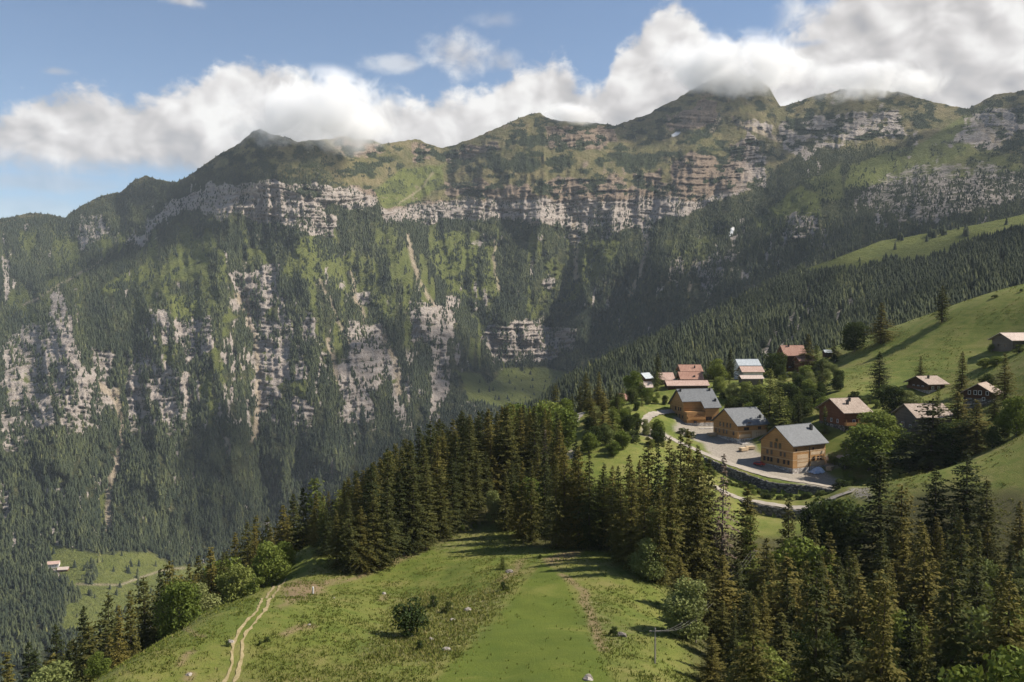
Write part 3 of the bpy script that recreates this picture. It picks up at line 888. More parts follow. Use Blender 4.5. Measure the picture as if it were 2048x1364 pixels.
def forest(name, pts, heights, tint, tiers, sides, seed, wide=1.0):
    rng = np.random.default_rng(seed)
    units = [far_tree_unit(rng, tiers, sides) for _ in range(8)]
    n = len(pts)
    which = rng.integers(0, 8, n)
    Vs, Fs, Ts, base = [], [], [], 0
    for k in range(8):
        sel = np.where(which == k)[0]
        if len(sel) == 0:
            continue
        uv, uf = units[k]
        h = heights[sel]
        wdt = h * rng.uniform(0.8, 1.25, len(sel)) * wide
        a = rng.uniform(0, 6.28, len(sel))
        ca, sa = np.cos(a), np.sin(a)
        X = pts[sel, 0][:, None] + wdt[:, None] * (uv[:, 0][None] * ca[:, None] - uv[:, 1][None] * sa[:, None])
        Yv = pts[sel, 1][:, None] + wdt[:, None] * (uv[:, 0][None] * sa[:, None] + uv[:, 1][None] * ca[:, None])
        Z = pts[sel, 2][:, None] - 0.06 * h[:, None] + h[:, None] * uv[:, 2][None]
        Vs.append(np.stack([X, Yv, Z], -1).reshape(-1, 3))
        Fs.append((uf[None] + (np.arange(len(sel)) * len(uv))[:, None, None]).reshape(-1, 3) + base)
        Ts.append(np.repeat(tint[sel], len(uv)))
        base += len(sel) * len(uv)
    me = mesh_from(name, np.concatenate(Vs), np.concatenate(Fs))
    tv = np.concatenate(Ts)
    set_attr(me, 'tint', np.stack([tv, tv, tv, tv * 0 + 1], -1))
    return tag(link(name, me, M_FAR), kind='stuff')


def scatter(V3, dens, PXg, PYg, n, seed, power=1.0):
    """pick grid cells with a chance that follows density and picture area"""
    rng = np.random.default_rng(seed)
    Yg = V3[..., 1]
    area = np.abs(np.gradient(PYg, axis=0)) * np.abs(np.gradient(PXg, axis=1))
    p = (dens * area * (Yg / 2000.0) ** power)[:-1, :-1].ravel()
    p = p / p.sum()
    idx = rng.choice(len(p), n, p=p)
    nc = PXg.shape[1] - 1
    r, c = idx // nc, idx % nc
    fr, fc = rng.uniform(0, 1, n)[:, None], rng.uniform(0, 1, n)[:, None]
    a, b_, c_, d = V3[r, c], V3[r, c + 1], V3[r + 1, c], V3[r + 1, c + 1]
    return (a * (1 - fc) + b_ * fc) * (1 - fr) + (c_ * (1 - fc) + d * fc) * fr, r, c, rng


clump = fbm(lean / 17.0, APY / 30.0, 4, 91)
fd = (1 - alp) * (1 - 0.97 * sstep(mead, 0.25, 0.7)) * (1 - sstep(rock_n, 0.15, 0.6) * (0.45 + 0.5 * sstep(fbm(APX / 11, APY / 14, 3, 92), 0.40, 0.52))) * (1 - 0.9 * scree) * (0.06 + sstep(clump, 0.34, 0.44)) * (1 - 0.82 * opn)
# loose groups and single trees stand on the steep meadows
fd = np.maximum(fd, 0.55 * (1 - alp) * (1 - flat) * sstep(fbm(lean / 9.0, APY / 17.0, 3, 93), 0.56, 0.66) * (APY < 700))
for c in ((930, 560, 16, 24), (650, 500, 22, 30), (965, 530, 14, 45), (640, 490, 16, 20), (1020, 590, 24, 60), (180, 1150, 14, 26), (145, 1195, 16, 20), (210, 1085, 16, 18), (250, 575, 40, 8), (1050, 720, 24, 16), (380, 600, 8, 14)):
    fd = np.maximum(fd, 1.0 * (1 - sstep(np.hypot((APX - c[0]) / c[2], (APY - c[1]) / c[3]), 0.7, 1.0)))
fd = np.maximum(fd, 0.9 * (APX < 430) * sstep(tt[:, None] + 0 * APX, 0.93, 0.985) * sstep(fbm(APX / 14, APY / 14, 3, 94), 0.36, 0.5))
fd = np.where(snow > 0.3, 0, fd)
# the farm in the valley keeps its yard free
fd = fd * (sstep(np.hypot((APX - 118) / 30.0, (APY - 1135) / 22.0), 0.8, 1.1))
pts, r, c, rng = scatter(VA, fd, APX, APY, 120000, 95, 1.1)
hh = rng.uniform(8, 16, len(pts)) * np.where(APY[r, c] < 440, 0.72, 1.0)
tint = np.clip(0.34 + 0.9 * (fbm(APX[r, c] / 40, APY[r, c] / 40, 3, 97) - 0.5) + rng.normal(0, 0.17, len(pts)) + 0.25 * (rng.uniform(0, 1, len(pts)) > 0.93), 0, 1)
forest('mountain_forest', pts, hh, tint, 3, 8, 99, 1.45)
# dwarf pines and bushes above the tree line
pts, r, c, rng = scatter(VA, np.where(snow > 0.3, 0, shrub), APX, APY, 9000, 101, 1.1)
forest('dwarf_pine_scrub', pts, rng.uniform(4, 9, len(pts)), np.clip(rng.normal(0.25, 0.15, len(pts)), 0, 1), 2, 8, 103, 2.4)
fdb = (1 - 0.995 * sstep(alpB, 0.2, 0.6)) * (1 - 0.97 * sstep(rockB, 0.05, 0.35)) * (0.25 + sstep(fbm(BPX / 22, BPY / 20, 3, 105), 0.3, 0.5))
for c in ((1865, 470, 10, 8), (1885, 468, 8, 6), (1930, 472, 6, 5), (1800, 480, 6, 4), (1780, 528, 18, 7)):
    fdb = np.maximum(fdb, 1 - sstep(np.hypot((BPX - c[0]) / c[2], (BPY - c[1]) / c[3]), 0.7, 1.0))
pts, r, c, rng = scatter(VB, fdb, BPX, BPY, 21000, 107, 1.3)
tint = np.clip(0.36 + 0.8 * (fbm(BPX[r, c] / 40, BPY[r, c] / 40, 3, 109) - 0.5) + rng.normal(0, 0.17, len(pts)) + 0.25 * (rng.uniform(0, 1, len(pts)) > 0.9), 0, 1)
forest('shoulder_forest', pts, rng.uniform(11, 20, len(pts)), tint, 5, 10, 111, 1.3)

# ------------------------------------------------------------------ the valley air
me = mesh_from('haze', np.array([[x, y, z] for z in (-1160, 1290) for x, y in ((-4800, -900), (5600, -900), (5600, 6900), (-4800, 6900))], float),
               np.array([[0, 3, 2, 1], [4, 5, 6, 7], [0, 1, 5, 4], [1, 2, 6, 5], [2, 3, 7, 6], [3, 0, 4, 7]]))
hm = bpy.data.materials.new('thin valley haze')
hm.use_nodes = True
ht = NT(hm.node_tree)
ht.n.remove(hm.node_tree.nodes['Principled BSDF'])
pv = ht.node('ShaderNodeVolumePrincipled')
pv.inputs['Color'].default_value = (0.78, 0.88, 1.0, 1.0)
pv.inputs['Density'].default_value = 2.7e-5
ht.l.new(pv.outputs[0], hm.node_tree.nodes['Material Output'].inputs['Volume'])
tag(link('haze', me, hm), kind='stuff')

# ------------------------------------------------------------------ clouds: the caps that hang on the summits, and the ones beside the view whose shadows lie on the slopes
cm = bpy.data.materials.new('cloud vapour')
cm.use_nodes = True
ct = NT(cm.node_tree)
ct.n.remove(cm.node_tree.nodes['Principled BSDF'])
co = ct.node('ShaderNodeTexCoord').outputs['Object']
ln = ct.node('ShaderNodeVectorMath', operation='LENGTH')
ct.l.new(co, ln.inputs[0])
cw = wpos(ct)
v1 = ct.noise(cw, 0.0060, 7, 0.66, 0.5)
fall = ct.m('SUBTRACT', 1.0, ln.outputs['Value'])
dn = ct.m('MULTIPLY', ct.m('MAXIMUM', ct.m('ADD', ct.m('MULTIPLY', fall, 1.1), ct.m('MULTIPLY', ct.m('SUBTRACT', v1, 0.55), 4.6)), 0.0), ct.step(fall, 0.0, 0.40))
vs_ = ct.node('ShaderNodeVolumeScatter')
vs_.inputs['Color'].default_value = (1.0, 1.0, 1.0, 1.0)
vs_.inputs['Anisotropy'].default_value = 0.0
ct.l.new(ct.m('MULTIPLY', dn, 0.026), vs_.inputs['Density'])
ct.l.new(vs_.outputs[0], cm.node_tree.nodes['Material Output'].inputs['Volume'])


def puff(name, lbl, px, py, Y, rx, ry, rz):
    bm = bmesh.new()
    bmesh.ops.create_icosphere(bm, subdivisions=3, radius=1.0)
    me = bpy.data.meshes.new(name)
    bm.to_mesh(me)
    bm.free()
    o = link(name, me, cm)
    o.location = at(px, py, Y)
    o.scale = (rx, ry, rz)
    return tag(o, lbl, kind='stuff')


puff('summit_cloud', 'white cloud cap on the right flank of the left summit', 630, 226, 3380, 420, 270, 190)
puff('summit_cloud', 'cloud wrapping the highest summit', 1470, 132, 4450, 470, 300, 190)
puff('summit_cloud', 'thin cloud on the rounded summit at the right', 1750, 166, 4150, 420, 260, 105)
puff('summit_cloud', 'small wisp on the middle summit', 1150, 228, 4180, 190, 140, 62)

sm, st_, sb = new_mat('unseen shade cloud')
sb.inputs['Base Color'].default_value = (0.9, 0.9, 0.9, 1)
tp = st_.node('ShaderNodeBsdfTransparent')
ms = st_.node('ShaderNodeMixShader')
st_.l.new(st_.step(st_.noise(wpos(st_), 0.0035, 5, 0.6), 0.38, 0.80), ms.inputs[0])
st_.l.new(tp.outputs[0], ms.inputs[1])
st_.l.new(sb.outputs[0], ms.inputs[2])
st_.l.new(ms.outputs[0], sm.node_tree.nodes['Material Output'].inputs[0])


def side_cloud(target, alt, rx, ry, rz, seed):  # unseen cloud added on the sun line so its shadow dims the target
    k = (alt - target.z) / TO_SUN.z
    c = target + TO_SUN * k
    print('side cloud at px', 1024 + c.x / c.y * F, 'row', 620 - c.z / c.y * F)
    bm = bmesh.new()
    bmesh.ops.create_icosphere(bm, subdivisions=4, radius=1.0)
    rng = random.Random(seed)
    ls = [(Vector((rng.uniform(-.7, .7), rng.uniform(-.7, .7), rng.uniform(0, .4))), rng.uniform(.3, .55)) for _ in range(14)]
    for v in bm.verts:
        d = v.co.normalized()
        r = 0.55
        for p, q in ls:
            b_ = d.dot(p)
            disc = q * q - (p.length_squared - b_ * b_)
            if disc > 0:
                r = max(r, b_ + math.sqrt(disc))
        v.co = Vector((d.x * r * rx, d.y * r * ry, max(d.z, -0.25) * r * rz))
    me = bpy.data.meshes.new('shade_cloud')
    bm.to_mesh(me)
    bm.free()
    o = link('shade_cloud', me, sm, smooth=True)
    o.location = c
    return tag(o, kind='stuff')


side_cloud(at(1880, 410, 2850), 1650, 640, 760, 240, 3)
side_cloud(at(900, 870, 2300), 1620, 480, 520, 200, 5)
side_cloud(at(1480, 690, 1500), 1620, 330, 480, 170, 4)
side_cloud(at(1040, 785, 2750), 1650, 270, 300, 160, 6)

# ------------------------------------------------------------------ mesh builder for made things
class MB:
    def __init__(self):
        self.v, self.f = [], []

    def add(self, vs, fs):
        b = len(self.v)
        self.v += [tuple(p) for p in vs]
        self.f += [tuple(i + b for i in f) for f in fs]
        return self

    def box(self, x0, x1, y0, y1, z0, z1):
        return self.add([(x0, y0, z0), (x1, y0, z0), (x1, y1, z0), (x0, y1, z0), (x0, y0, z1), (x1, y0, z1), (x1, y1, z1), (x0, y1, z1)],
                        [(0, 3, 2, 1), (4, 5, 6, 7), (0, 1, 5, 4), (1, 2, 6, 5), (2, 3, 7, 6), (3, 0, 4, 7)])

    def prism_x(self, sec, x0, x1):
        """a closed (y, z) section, counter-clockwise seen from +x, swept along x"""
        n = len(sec)
        vs = [(x0, y, z) for y, z in sec] + [(x1, y, z) for y, z in sec]
        fs = [tuple(range(n))[::-1], tuple(range(n, 2 * n))]
        fs += [(i, (i + 1) % n, n + (i + 1) % n, n + i) for i in range(n)]
        return self.add(vs, fs)

    def tube(self, pts, radii, sides=8, cap=True):
        pts = [Vector(p) for p in pts]
        rings = []
        up = Vector((0.13, 0.31, 0.94))
        for i, p in enumerate(pts):
            d = (pts[min(i + 1, len(pts) - 1)] - pts[max(i - 1, 0)]).normalized()
            s = d.cross(up)
            if s.length < 0.1:
                s = d.cross(Vector((1, 0, 0)))
            s.normalize()
            q = s.cross(d)
            rings.append([p + (s * math.cos(a) + q * math.sin(a)) * radii[i] for a in [6.28318 * k / sides for k in range(sides)]])
        vs = [v for r in rings for v in r]
        fs = []
        for i in range(len(pts) - 1):
            for k in range(sides):
                a, b_ = i * sides + k, i * sides + (k + 1) % sides
                fs.append((a, b_, b_ + sides, a + sides))
        if cap:
            fs.append(tuple(range(sides))[::-1])
            fs.append(tuple(range((len(pts) - 1) * sides, len(pts) * sides)))
        return self.add(vs, fs)

    def mesh(self, name):
        me = bpy.data.meshes.new(name)
        me.from_pydata(self.v, [], self.f)
        me.update()
        return me

    def build(self, name, m, parent=None, smooth=False, bevel=0.0):
        me = self.mesh(name)
        if bevel > 0:
            bm = bmesh.new()
            bm.from_mesh(me)
            bmesh.ops.bevel(bm, geom=bm.edges[:], offset=bevel, segments=1, affect='EDGES', clamp_overlap=True)
            bm.to_mesh(me)
            bm.free()
        return link(name, me, m, parent, smooth)


# ------------------------------------------------------------------ materials of the buildings
def wood_mat(name, dark, light, board=0.18, weather=0.4):
    m, t, b = new_mat(name)
    o = t.node('ShaderNodeTexCoord').outputs['Object']
    s = t.node('ShaderNodeSeparateXYZ')
    t.l.new(o, s.inputs[0])
    bd = t.m('FRACT', t.m('DIVIDE', s.outputs[2], board))
    gap = t.m('LESS_THAN', bd, 0.12)
    idx = t.m('FLOOR', t.m('DIVIDE', s.outputs[2], board))
    tone = t.node('ShaderNodeTexWhiteNoise', noise_dimensions='1D')
    t.l.new(idx, tone.inputs['W'])
    gr = t.noise(t.scaled(o, (0.35, 0.35, 5.0)), 2.0, 5, 0.7)
    st = t.noise(o, 0.35, 4, 0.65)
    v = t.m('ADD', t.m('MULTIPLY', gr, 0.5), t.m('ADD', t.m('MULTIPLY', tone.outputs[0], 0.2), t.m('MULTIPLY', st, weather)))
    c = t.ramp(v, [(0.3, dark), (0.75, light)])
    c = t.mix(t.m('MULTIPLY', gap, 0.55), c, tuple(0.35 * x for x in dark))
    t.l.new(c, b.inputs['Base Color'])
    bump(t, b, t.m('SUBTRACT', 1.0, gap), 0.6, 0.03)
    return m


def stone_mat(name, stops, scale=1.2, crack=0.5):
    m, t, b = new_mat(name)
    o = t.node('ShaderNodeTexCoord').outputs['Object']
    vo = t.node('ShaderNodeTexVoronoi')
    t.l.new(t.scaled(o, (1, 1, 1.6)), vo.inputs['Vector'])
    vo.inputs['Scale'].default_value = scale
    sc_ = t.node('ShaderNodeSeparateColor')
    t.l.new(vo.outputs['Color'], sc_.inputs[0])
    nz_ = t.noise(o, 2.5, 5, 0.7)
    c = t.ramp(t.m('ADD', t.m('MULTIPLY', sc_.outputs[0], 0.5), t.m('MULTIPLY', nz_, 0.5)), stops)
    edge = t.node('ShaderNodeTexVoronoi', feature='DISTANCE_TO_EDGE')
    t.l.new(t.scaled(o, (1, 1, 1.6)), edge.inputs['Vector'])
    edge.inputs['Scale'].default_value = scale
    k = t.step(edge.outputs['Distance'], 0.01, 0.09)
    c = t.mix(t.m('MULTIPLY', t.m('SUBTRACT', 1.0, k), crack), c, tuple(0.3 * x for x in stops[0][1]))
    t.l.new(c, b.inputs['Base Color'])
    bump(t, b, t.m('ADD', k, t.m('MULTIPLY', nz_, 0.5)), 0.8, 0.15)
    return m


def tile_mat(name, c_a, c_b, row=0.34, rough=0.75):
    """roof cladding in rows that follow the slope, weathered in streaks"""
    m, t, b = new_mat(name)
    o = t.node('ShaderNodeTexCoord').outputs['Object']
    s = t.node('ShaderNodeSeparateXYZ')
    t.l.new(o, s.inputs[0])
    iy = t.m('FLOOR', t.m('DIVIDE', s.outputs[1], row))
    ix = t.m('FLOOR', t.m('ADD', t.m('DIVIDE', s.outputs[0], row * 1.1), t.m('MULTIPLY', t.m('MODULO', iy, 2.0), 0.5)))
    cb = t.node('ShaderNodeCombineXYZ')
    t.l.new(ix, cb.inputs[0])
    t.l.new(iy, cb.inputs[1])
    wn = t.node('ShaderNodeTexWhiteNoise', noise_dimensions='2D')
    t.l.new(cb.outputs[0], wn.inputs['Vector'])
    str_ = t.noise(t.scaled(o, (1.2, 0.25, 0.25)), 1.0, 5, 0.7)
    pat = t.noise(o, 0.30, 4, 0.6)
    v = t.m('ADD', t.m('MULTIPLY', wn.outputs[0], 0.35), t.m('ADD', t.m('MULTIPLY', str_, 0.35), t.m('MULTIPLY', pat, 0.4)))
    c = t.ramp(v, [(0.3, c_a), (0.8, c_b)])
    seam = t.m('LESS_THAN', t.m('FRACT', t.m('DIVIDE', s.outputs[1], row)), 0.14)
    c = t.mix(t.m('MULTIPLY', seam, 0.35), c, tuple(0.4 * x for x in c_a))
    t.l.new(c, b.inputs['Base Color'])
    b.inputs['Roughness'].default_value = rough
    bump(t, b, t.m('ADD', t.m('SUBTRACT', 1.0, seam), t.m('MULTIPLY', wn.outputs[0], 0.5)), 0.5, 0.03)
    return m


def plain_mat(name, c_a, c_b, scale=1.5, rough=0.8, spec=0.2, metal=0.0):
    m, t, b = new_mat(name)
    o = t.node('ShaderNodeTexCoord').outputs['Object']
    n = t.noise(o, scale, 5, 0.7)
    t.l.new(t.ramp(n, [(0.3, c_a), (0.7, c_b)]), b.inputs['Base Color'])
    b.inputs['Roughness'].default_value = rough
    b.inputs['Specular IOR Level'].default_value = spec
    b.inputs['Metallic'].default_value = metal
    return m


W_NEW = wood_mat('fresh larch boarding', (0.25, 0.125, 0.045), (0.52, 0.30, 0.125))
W_PALE = wood_mat('pale new boarding', (0.42, 0.29, 0.17), (0.64, 0.49, 0.33))
W_OLD = wood_mat('old sunburnt timber', (0.030, 0.016, 0.009), (0.11, 0.052, 0.026))
W_RED = wood_mat('red brown timber', (0.09, 0.035, 0.018), (0.22, 0.095, 0.045))
W_GREY = wood_mat('weathered grey timber', (0.075, 0.06, 0.048), (0.18, 0.15, 0.12))
R_SLATE = tile_mat('blue grey fibre cement slates', (0.105, 0.110, 0.115), (0.155, 0.160, 0.166), 0.5, 0.6)
R_BROWN = tile_mat('weathered brown tiles', (0.22, 0.165, 0.125), (0.42, 0.335, 0.275))
R_PALE = tile_mat('pale sunbleached tiles', (0.36, 0.28, 0.23), (0.58, 0.48, 0.42))
R_RED = tile_mat('terracotta tiles', (0.22, 0.112, 0.080), (0.38, 0.225, 0.165))
R_PINK = tile_mat('faded pink tiles', (0.33, 0.21, 0.165), (0.50, 0.37, 0.31))
R_GREY = tile_mat('pale grey sheet roof', (0.30, 0.33, 0.35), (0.45, 0.48, 0.50), 0.6)
S_WHITE = plain_mat('white lime render', (0.50, 0.47, 0.43), (0.78, 0.75, 0.70), 0.8)
S_RUBBLE = stone_mat('rubble stone', [(0.25, (0.06, 0.056, 0.048)), (0.5, (0.14, 0.128, 0.11)), (0.8, (0.30, 0.275, 0.245))], 1.3, 0.75)
S_BASE = stone_mat('pale stone plinth', [(0.25, (0.30, 0.27, 0.24)), (0.5, (0.48, 0.44, 0.40)), (0.8, (0.66, 0.62, 0.57))], 1.0, 0.5)
M_GLASS = plain_mat('window glass', (0.015, 0.017, 0.02), (0.03, 0.033, 0.038), 1.0, 0.08, 0.5)
M_FRAME = plain_mat('window frame wood', (0.13, 0.065, 0.03), (0.22, 0.11, 0.05), 3.0)
M_WFRAME = plain_mat('white window frame', (0.62, 0.62, 0.60), (0.75, 0.74, 0.72), 3.0)
M_METAL = plain_mat('dark sheet metal', (0.05, 0.05, 0.052), (0.10, 0.10, 0.10), 2.0, 0.45, 0.5, 0.6)
M_RAIL = wood_mat('balcony boards', (0.22, 0.10, 0.035), (0.48, 0.26, 0.10), 0.22)
M_DARKRAIL = wood_mat('dark balcony boards', (0.06, 0.03, 0.015), (0.18, 0.085, 0.04), 0.22)


def add_window(root, face, L, W, u, z, ww, hh, frame=M_FRAME):
    """face 'gable' is the -x end, 'front' the -y side; u runs along the face from its left edge"""
    d = 0.06
    fr, pn = MB(), MB()
    b = 0.11

    def bx(mb, u0, u1, z0, z1, o0, o1):
        if face == 'front':
            mb.box(u0, u1, -W / 2 - o1, -W / 2 - o0, z0, z1)
        else:
            mb.box(-L / 2 - o1, -L / 2 - o0, W / 2 - u1, W / 2 - u0, z0, z1)
    if face == 'front':
        u = u - L / 2
    u0, u1, z0, z1 = u - ww / 2, u + ww / 2, z, z + hh
    bx(fr, u0 - b, u0, z0 - b, z1 + b, 0.003, d)
    bx(fr, u1, u1 + b, z0 - b, z1 + b, 0.003, d)
    bx(fr, u0, u1, z1, z1 + b, 0.003, d)
    bx(fr, u0, u1, z0 - b, z0, 0.003, d + 0.04)
    if ww > 0.9:
        bx(fr, (u0 + u1) / 2 - 0.035, (u0 + u1) / 2 + 0.035, z0, z1, 0.02, d - 0.01)
    bx(pn, u0, u1, z0, z1, -0.05, 0.012)
    wnd = fr.build('window', frame, root)
    pn.build('pane', M_GLASS, wnd)
    return wnd


def house(name, label, cat, ecx, ecy, eY, psi, Lr, Wr, rise, wall, roof, group=None, ov=(1.0, 1.1), plinth=None, plinth_h=1.2, storeys=(), gable_win=(), front_win=(),
          balcony=None, chimneys=(), notch=None, sink=4.0, frame=M_FRAME, fascia=None, minwall=2.4):
    """A gabled house. (ecx, ecy) is the picture point of the near left eave corner at depth eY; psi turns the ridge away
    from the picture plane; Lr and Wr are the roof's length along the ridge and its width."""
    psi = math.radians(psi)
    ex, ey = Vector((math.cos(psi), math.sin(psi), 0)), Vector((-math.sin(psi), math.cos(psi), 0))
    c = at(ecx, ecy, eY)
    ctr = c + ex * (Lr / 2) + ey * (Wr / 2)
    L, W = Lr - 2 * ov[1], Wr - 2 * ov[0]
    cor = [ctr + ex * sx * L / 2 + ey * sy * W / 2 for sx in (-1, 1) for sy in (-1, 1)]
    gz = [hill(p.x, p.y) for p in cor]
    g0 = min(gz[0], gz[2])                      # ground at the front
    root = empty(name, (ctr.x, ctr.y, g0), psi)
    tag(root, label, cat, group)
    slope = rise / (Wr / 2)
    ze = c.z - g0                               # eave height above the ground
    if ze + slope * ov[0] < minwall:
        ze = minwall - slope * ov[0]
    zw = ze + slope * ov[0] - 0.20
    zr = ze + rise
    zb = min(gz) - g0 - sink
    wl = MB()
    if notch:
        nl, ns = notch
        yn = -W / 2 + ns
        wl.prism_x([(-W / 2, zb), (W / 2, zb), (W / 2, zw), (0, zr - 0.22), (-W / 2, zw)], -L / 2 + nl, L / 2)
        wl.prism_x([(yn, zb), (W / 2 - 0.003, zb), (W / 2 - 0.003, zw), (0, zr - 0.22), (yn, zw + slope * ns)], -L / 2, -L / 2 + nl - 0.002)
        wl.box(-L / 2 + 0.2, -L / 2 + nl - 0.2, -W / 2 + 0.1, yn - 0.003, zb, zw - 2.2)
    else:
        wl.prism_x([(-W / 2, zb), (W / 2, zb), (W / 2, zw), (0, zr - 0.22), (-W / 2, zw)], -L / 2, L / 2)
    wl.build('wall', wall, root)
    if plinth:
        p = MB()
        p.box(-L / 2 - 0.05, L / 2 + 0.05, -W / 2 - 0.05, W / 2 + 0.05, zb - 0.1, plinth_h)
        p.build('plinth', plinth, root)
    for zb_, th in storeys:                     # string boards that mark the floors
        s = MB()
        s.box(-L / 2 - 0.04, L / 2 + 0.04, -W / 2 - 0.045, -W / 2 - 0.002, zb_, zb_ + th)
        s.box(-L / 2 - 0.045, -L / 2 - 0.002, -W / 2, W / 2, zb_, zb_ + th)
        s.build('string_board', fascia or wall, root)
    r = MB()
    th = 0.24
    hl = Lr / 2

    def slab(y0, z0, y1, z1, x0, x1):
        r.add([(x0, y0, z0), (x1, y0, z0), (x1, y1, z1), (x0, y1, z1), (x0, y0, z0 - th), (x1, y0, z0 - th), (x1, y1, z1 - th), (x0, y1, z1 - th)],
              [(0, 1, 2, 3), (7, 6, 5, 4), (0, 4, 5, 1), (1, 5, 6, 2), (2, 6, 7, 3), (3, 7, 4, 0)])
    if notch:
        nl, ns = notch
        slab(-Wr / 2 + ns, ze + slope * ns, 0, zr, -hl, -hl + nl)
        slab(-Wr / 2, ze, 0, zr, -hl + nl + 0.002, hl)
    else:
        slab(-Wr / 2, ze, 0, zr, -hl, hl)
    slab(0.002, zr, Wr / 2, ze, -hl, hl)
    rf = r.build('roof', roof, root)
    rc = MB()
    rc.box(-hl, hl, -0.14, 0.14, zr - 0.05, zr + 0.07)
    rc.build('ridge_cap', roof, rf)
    for cx, cyf, cs, chh in chimneys:           # position along the ridge, fraction down the near slope
        q = MB()
        y = -cyf * Wr / 2
        zc = zr - slope * abs(y)
        q.box(cx - cs / 2, cx + cs / 2, y - cs / 2, y + cs / 2, zc - 0.6, zc + chh)
        q.box(cx - cs / 2 - 0.1, cx + cs / 2 + 0.1, y - cs / 2 - 0.1, y + cs / 2 + 0.1, zc + chh + 0.003, zc + chh + 0.18)
        q.box(cx - cs / 4, cx + cs / 4, y - cs / 4, y + cs / 4, zc + chh + 0.183, zc + chh + 0.5)
        q.build('chimney', M_METAL, rf)
    for u, z, ww, hh in gable_win:
        add_window(root, 'gable', L, W, u, z, ww, hh, frame)
    for u, z, ww, hh in front_win:
        add_window(root, 'front', L, W, u, z, ww, hh, frame)
    if balcony:
        z, u0, u1, dep, mt, fc = balcony
        q = MB()
        if fc == 'front':
            a, b_, y0, y1 = -L / 2 + u0, -L / 2 + u1, -W / 2 - dep, -W / 2 - 0.003
            q.box(a, b_, y0, y1, z - 0.2, z)
            q.box(a, b_, y0, y0 + 0.08, z + 0.003, z + 1.0)
            q.box(a, a + 0.08, y0 + 0.082, y1, z + 0.003, z + 1.0)
            q.box(b_ - 0.08, b_, y0 + 0.082, y1, z + 0.003, z + 1.0)
            n = max(2, int((b_ - a) / 4))
            for i in range(n + 1):
                x = a + 0.1 + (b_ - a - 0.3) * i / n
                q.box(x, x + 0.14, y0 + 0.1, y0 + 0.24, z + 0.003, z + 2.2)
        else:
            a, b_, x0, x1 = W / 2 - u1, W / 2 - u0, -L / 2 - dep, -L / 2 - 0.003
            q.box(x0, x1, a, b_, z - 0.2, z)
            q.box(x0, x0 + 0.08, a, b_, z + 0.003, z + 1.0)
            q.box(x0 + 0.082, x1, a, a + 0.08, z + 0.003, z + 1.0)
            q.box(x0 + 0.082, x1, b_ - 0.08, b_, z + 0.003, z + 1.0)
        q.build('balcony', mt, root)
    return root, dict(ex=ex, ey=ey, L=L, W=W, g0=g0, ctr=ctr, ze=ze, zr=zr)


GV = 'chalets of the hamlet'
GN = 'new larch apartment chalets with slate roofs'
# the three new houses
hC, iC = house('apartment_chalet', 'nearest of the three orange larch chalets with slate roofs, blue tarp at its corner', 'chalet', 1586.5, 893, 309.5, 30, 18.4, 17.0, 6.2, W_NEW, R_SLATE, GN, ov=(0.9, 0.9),
               plinth=S_BASE, plinth_h=1.9, storeys=((4.7, 0.22), (7.5, 0.2)), fascia=W_PALE,
               gable_win=[(1.4 + 1.6 * i, 0.35, 0.8, 1.1) for i in range(9)] + [(u, 3.0, 0.9, 1.45) for u in (1.8, 3.6, 5.2, 8.4, 11.2, 13.2)] + [(u, 5.6, 0.9, 1.5) for u in (3.2, 5.2, 9.6, 11.4)] + [(u, 8.2, 1.1, 1.9) for u in (5.0, 7.2, 9.2)] + [(7.6, 10.6, 1.0, 1.0)],
               front_win=[(10.6, 4.0, 1.1, 1.3), (12.8, 4.0, 0.9, 1.4), (14.2, 4.0, 0.9, 1.4), (10.2, 7.9, 0.7, 0.7), (1.6, 7.9, 0.7, 0.7), (1.5, 0.4, 1.0, 1.2), (12.0, 0.5, 1.2, 1.2)],
               chimneys=((6.4, 0.30, 0.9, 1.5),))
for k, (u0, u1, z0, z1) in enumerate(((2.2, 7.6, 2.2, 3.6), (2.2, 7.6, 3.9, 4.6), (2.2, 7.6, 5.1, 6.6), (9.0, 16.2, 2.0, 3.6), (9.0, 16.2, 6.0, 7.2))):
    q = MB()
    q.box(-iC['L'] / 2 + u0, -iC['L'] / 2 + u1, -iC['W'] / 2 - 0.035, -iC['W'] / 2 - 0.002, z0, z1)
    o = q.build('wall_panel', W_PALE, hC)
q = MB()
q.box(-0.06, 0.06, -iC['W'] / 2 - 0.14, -iC['W'] / 2 - 0.002, 0.2, 9.0)
q.build('downpipe', M_METAL, hC)
hB, iB = house('apartment_chalet', 'middle one of the three orange larch chalets with slate roofs', 'chalet', 1475, 852, 345, 24, 16.2, 17.4, 6.0, W_NEW, R_SLATE, GN, ov=(0.9, 0.9),
               plinth=S_BASE, plinth_h=1.7, storeys=((4.4, 0.22),), fascia=W_PALE,
               gable_win=[(1.6 + 1.9 * i, 0.4, 0.8, 1.0) for i in range(7)] + [(u, 2.9, 0.9, 1.45) for u in (1.8, 4.0, 6.8, 8.6, 13.0)] + [(u, 5.5, 0.9, 1.7) for u in (4.4, 6.6, 9.0, 11.0)],
               front_win=[(4.2, 4.9, 2.4, 1.1), (10.6, 5.0, 1.4, 1.0), (10.2, 2.4, 2.2, 1.4), (5.6, 7.2, 1.6, 0.6), (2.2, 0.3, 1.0, 1.2), (4.4, 0.3, 1.6, 0.7)], chimneys=((5.6, 0.62, 0.7, 0.8),))
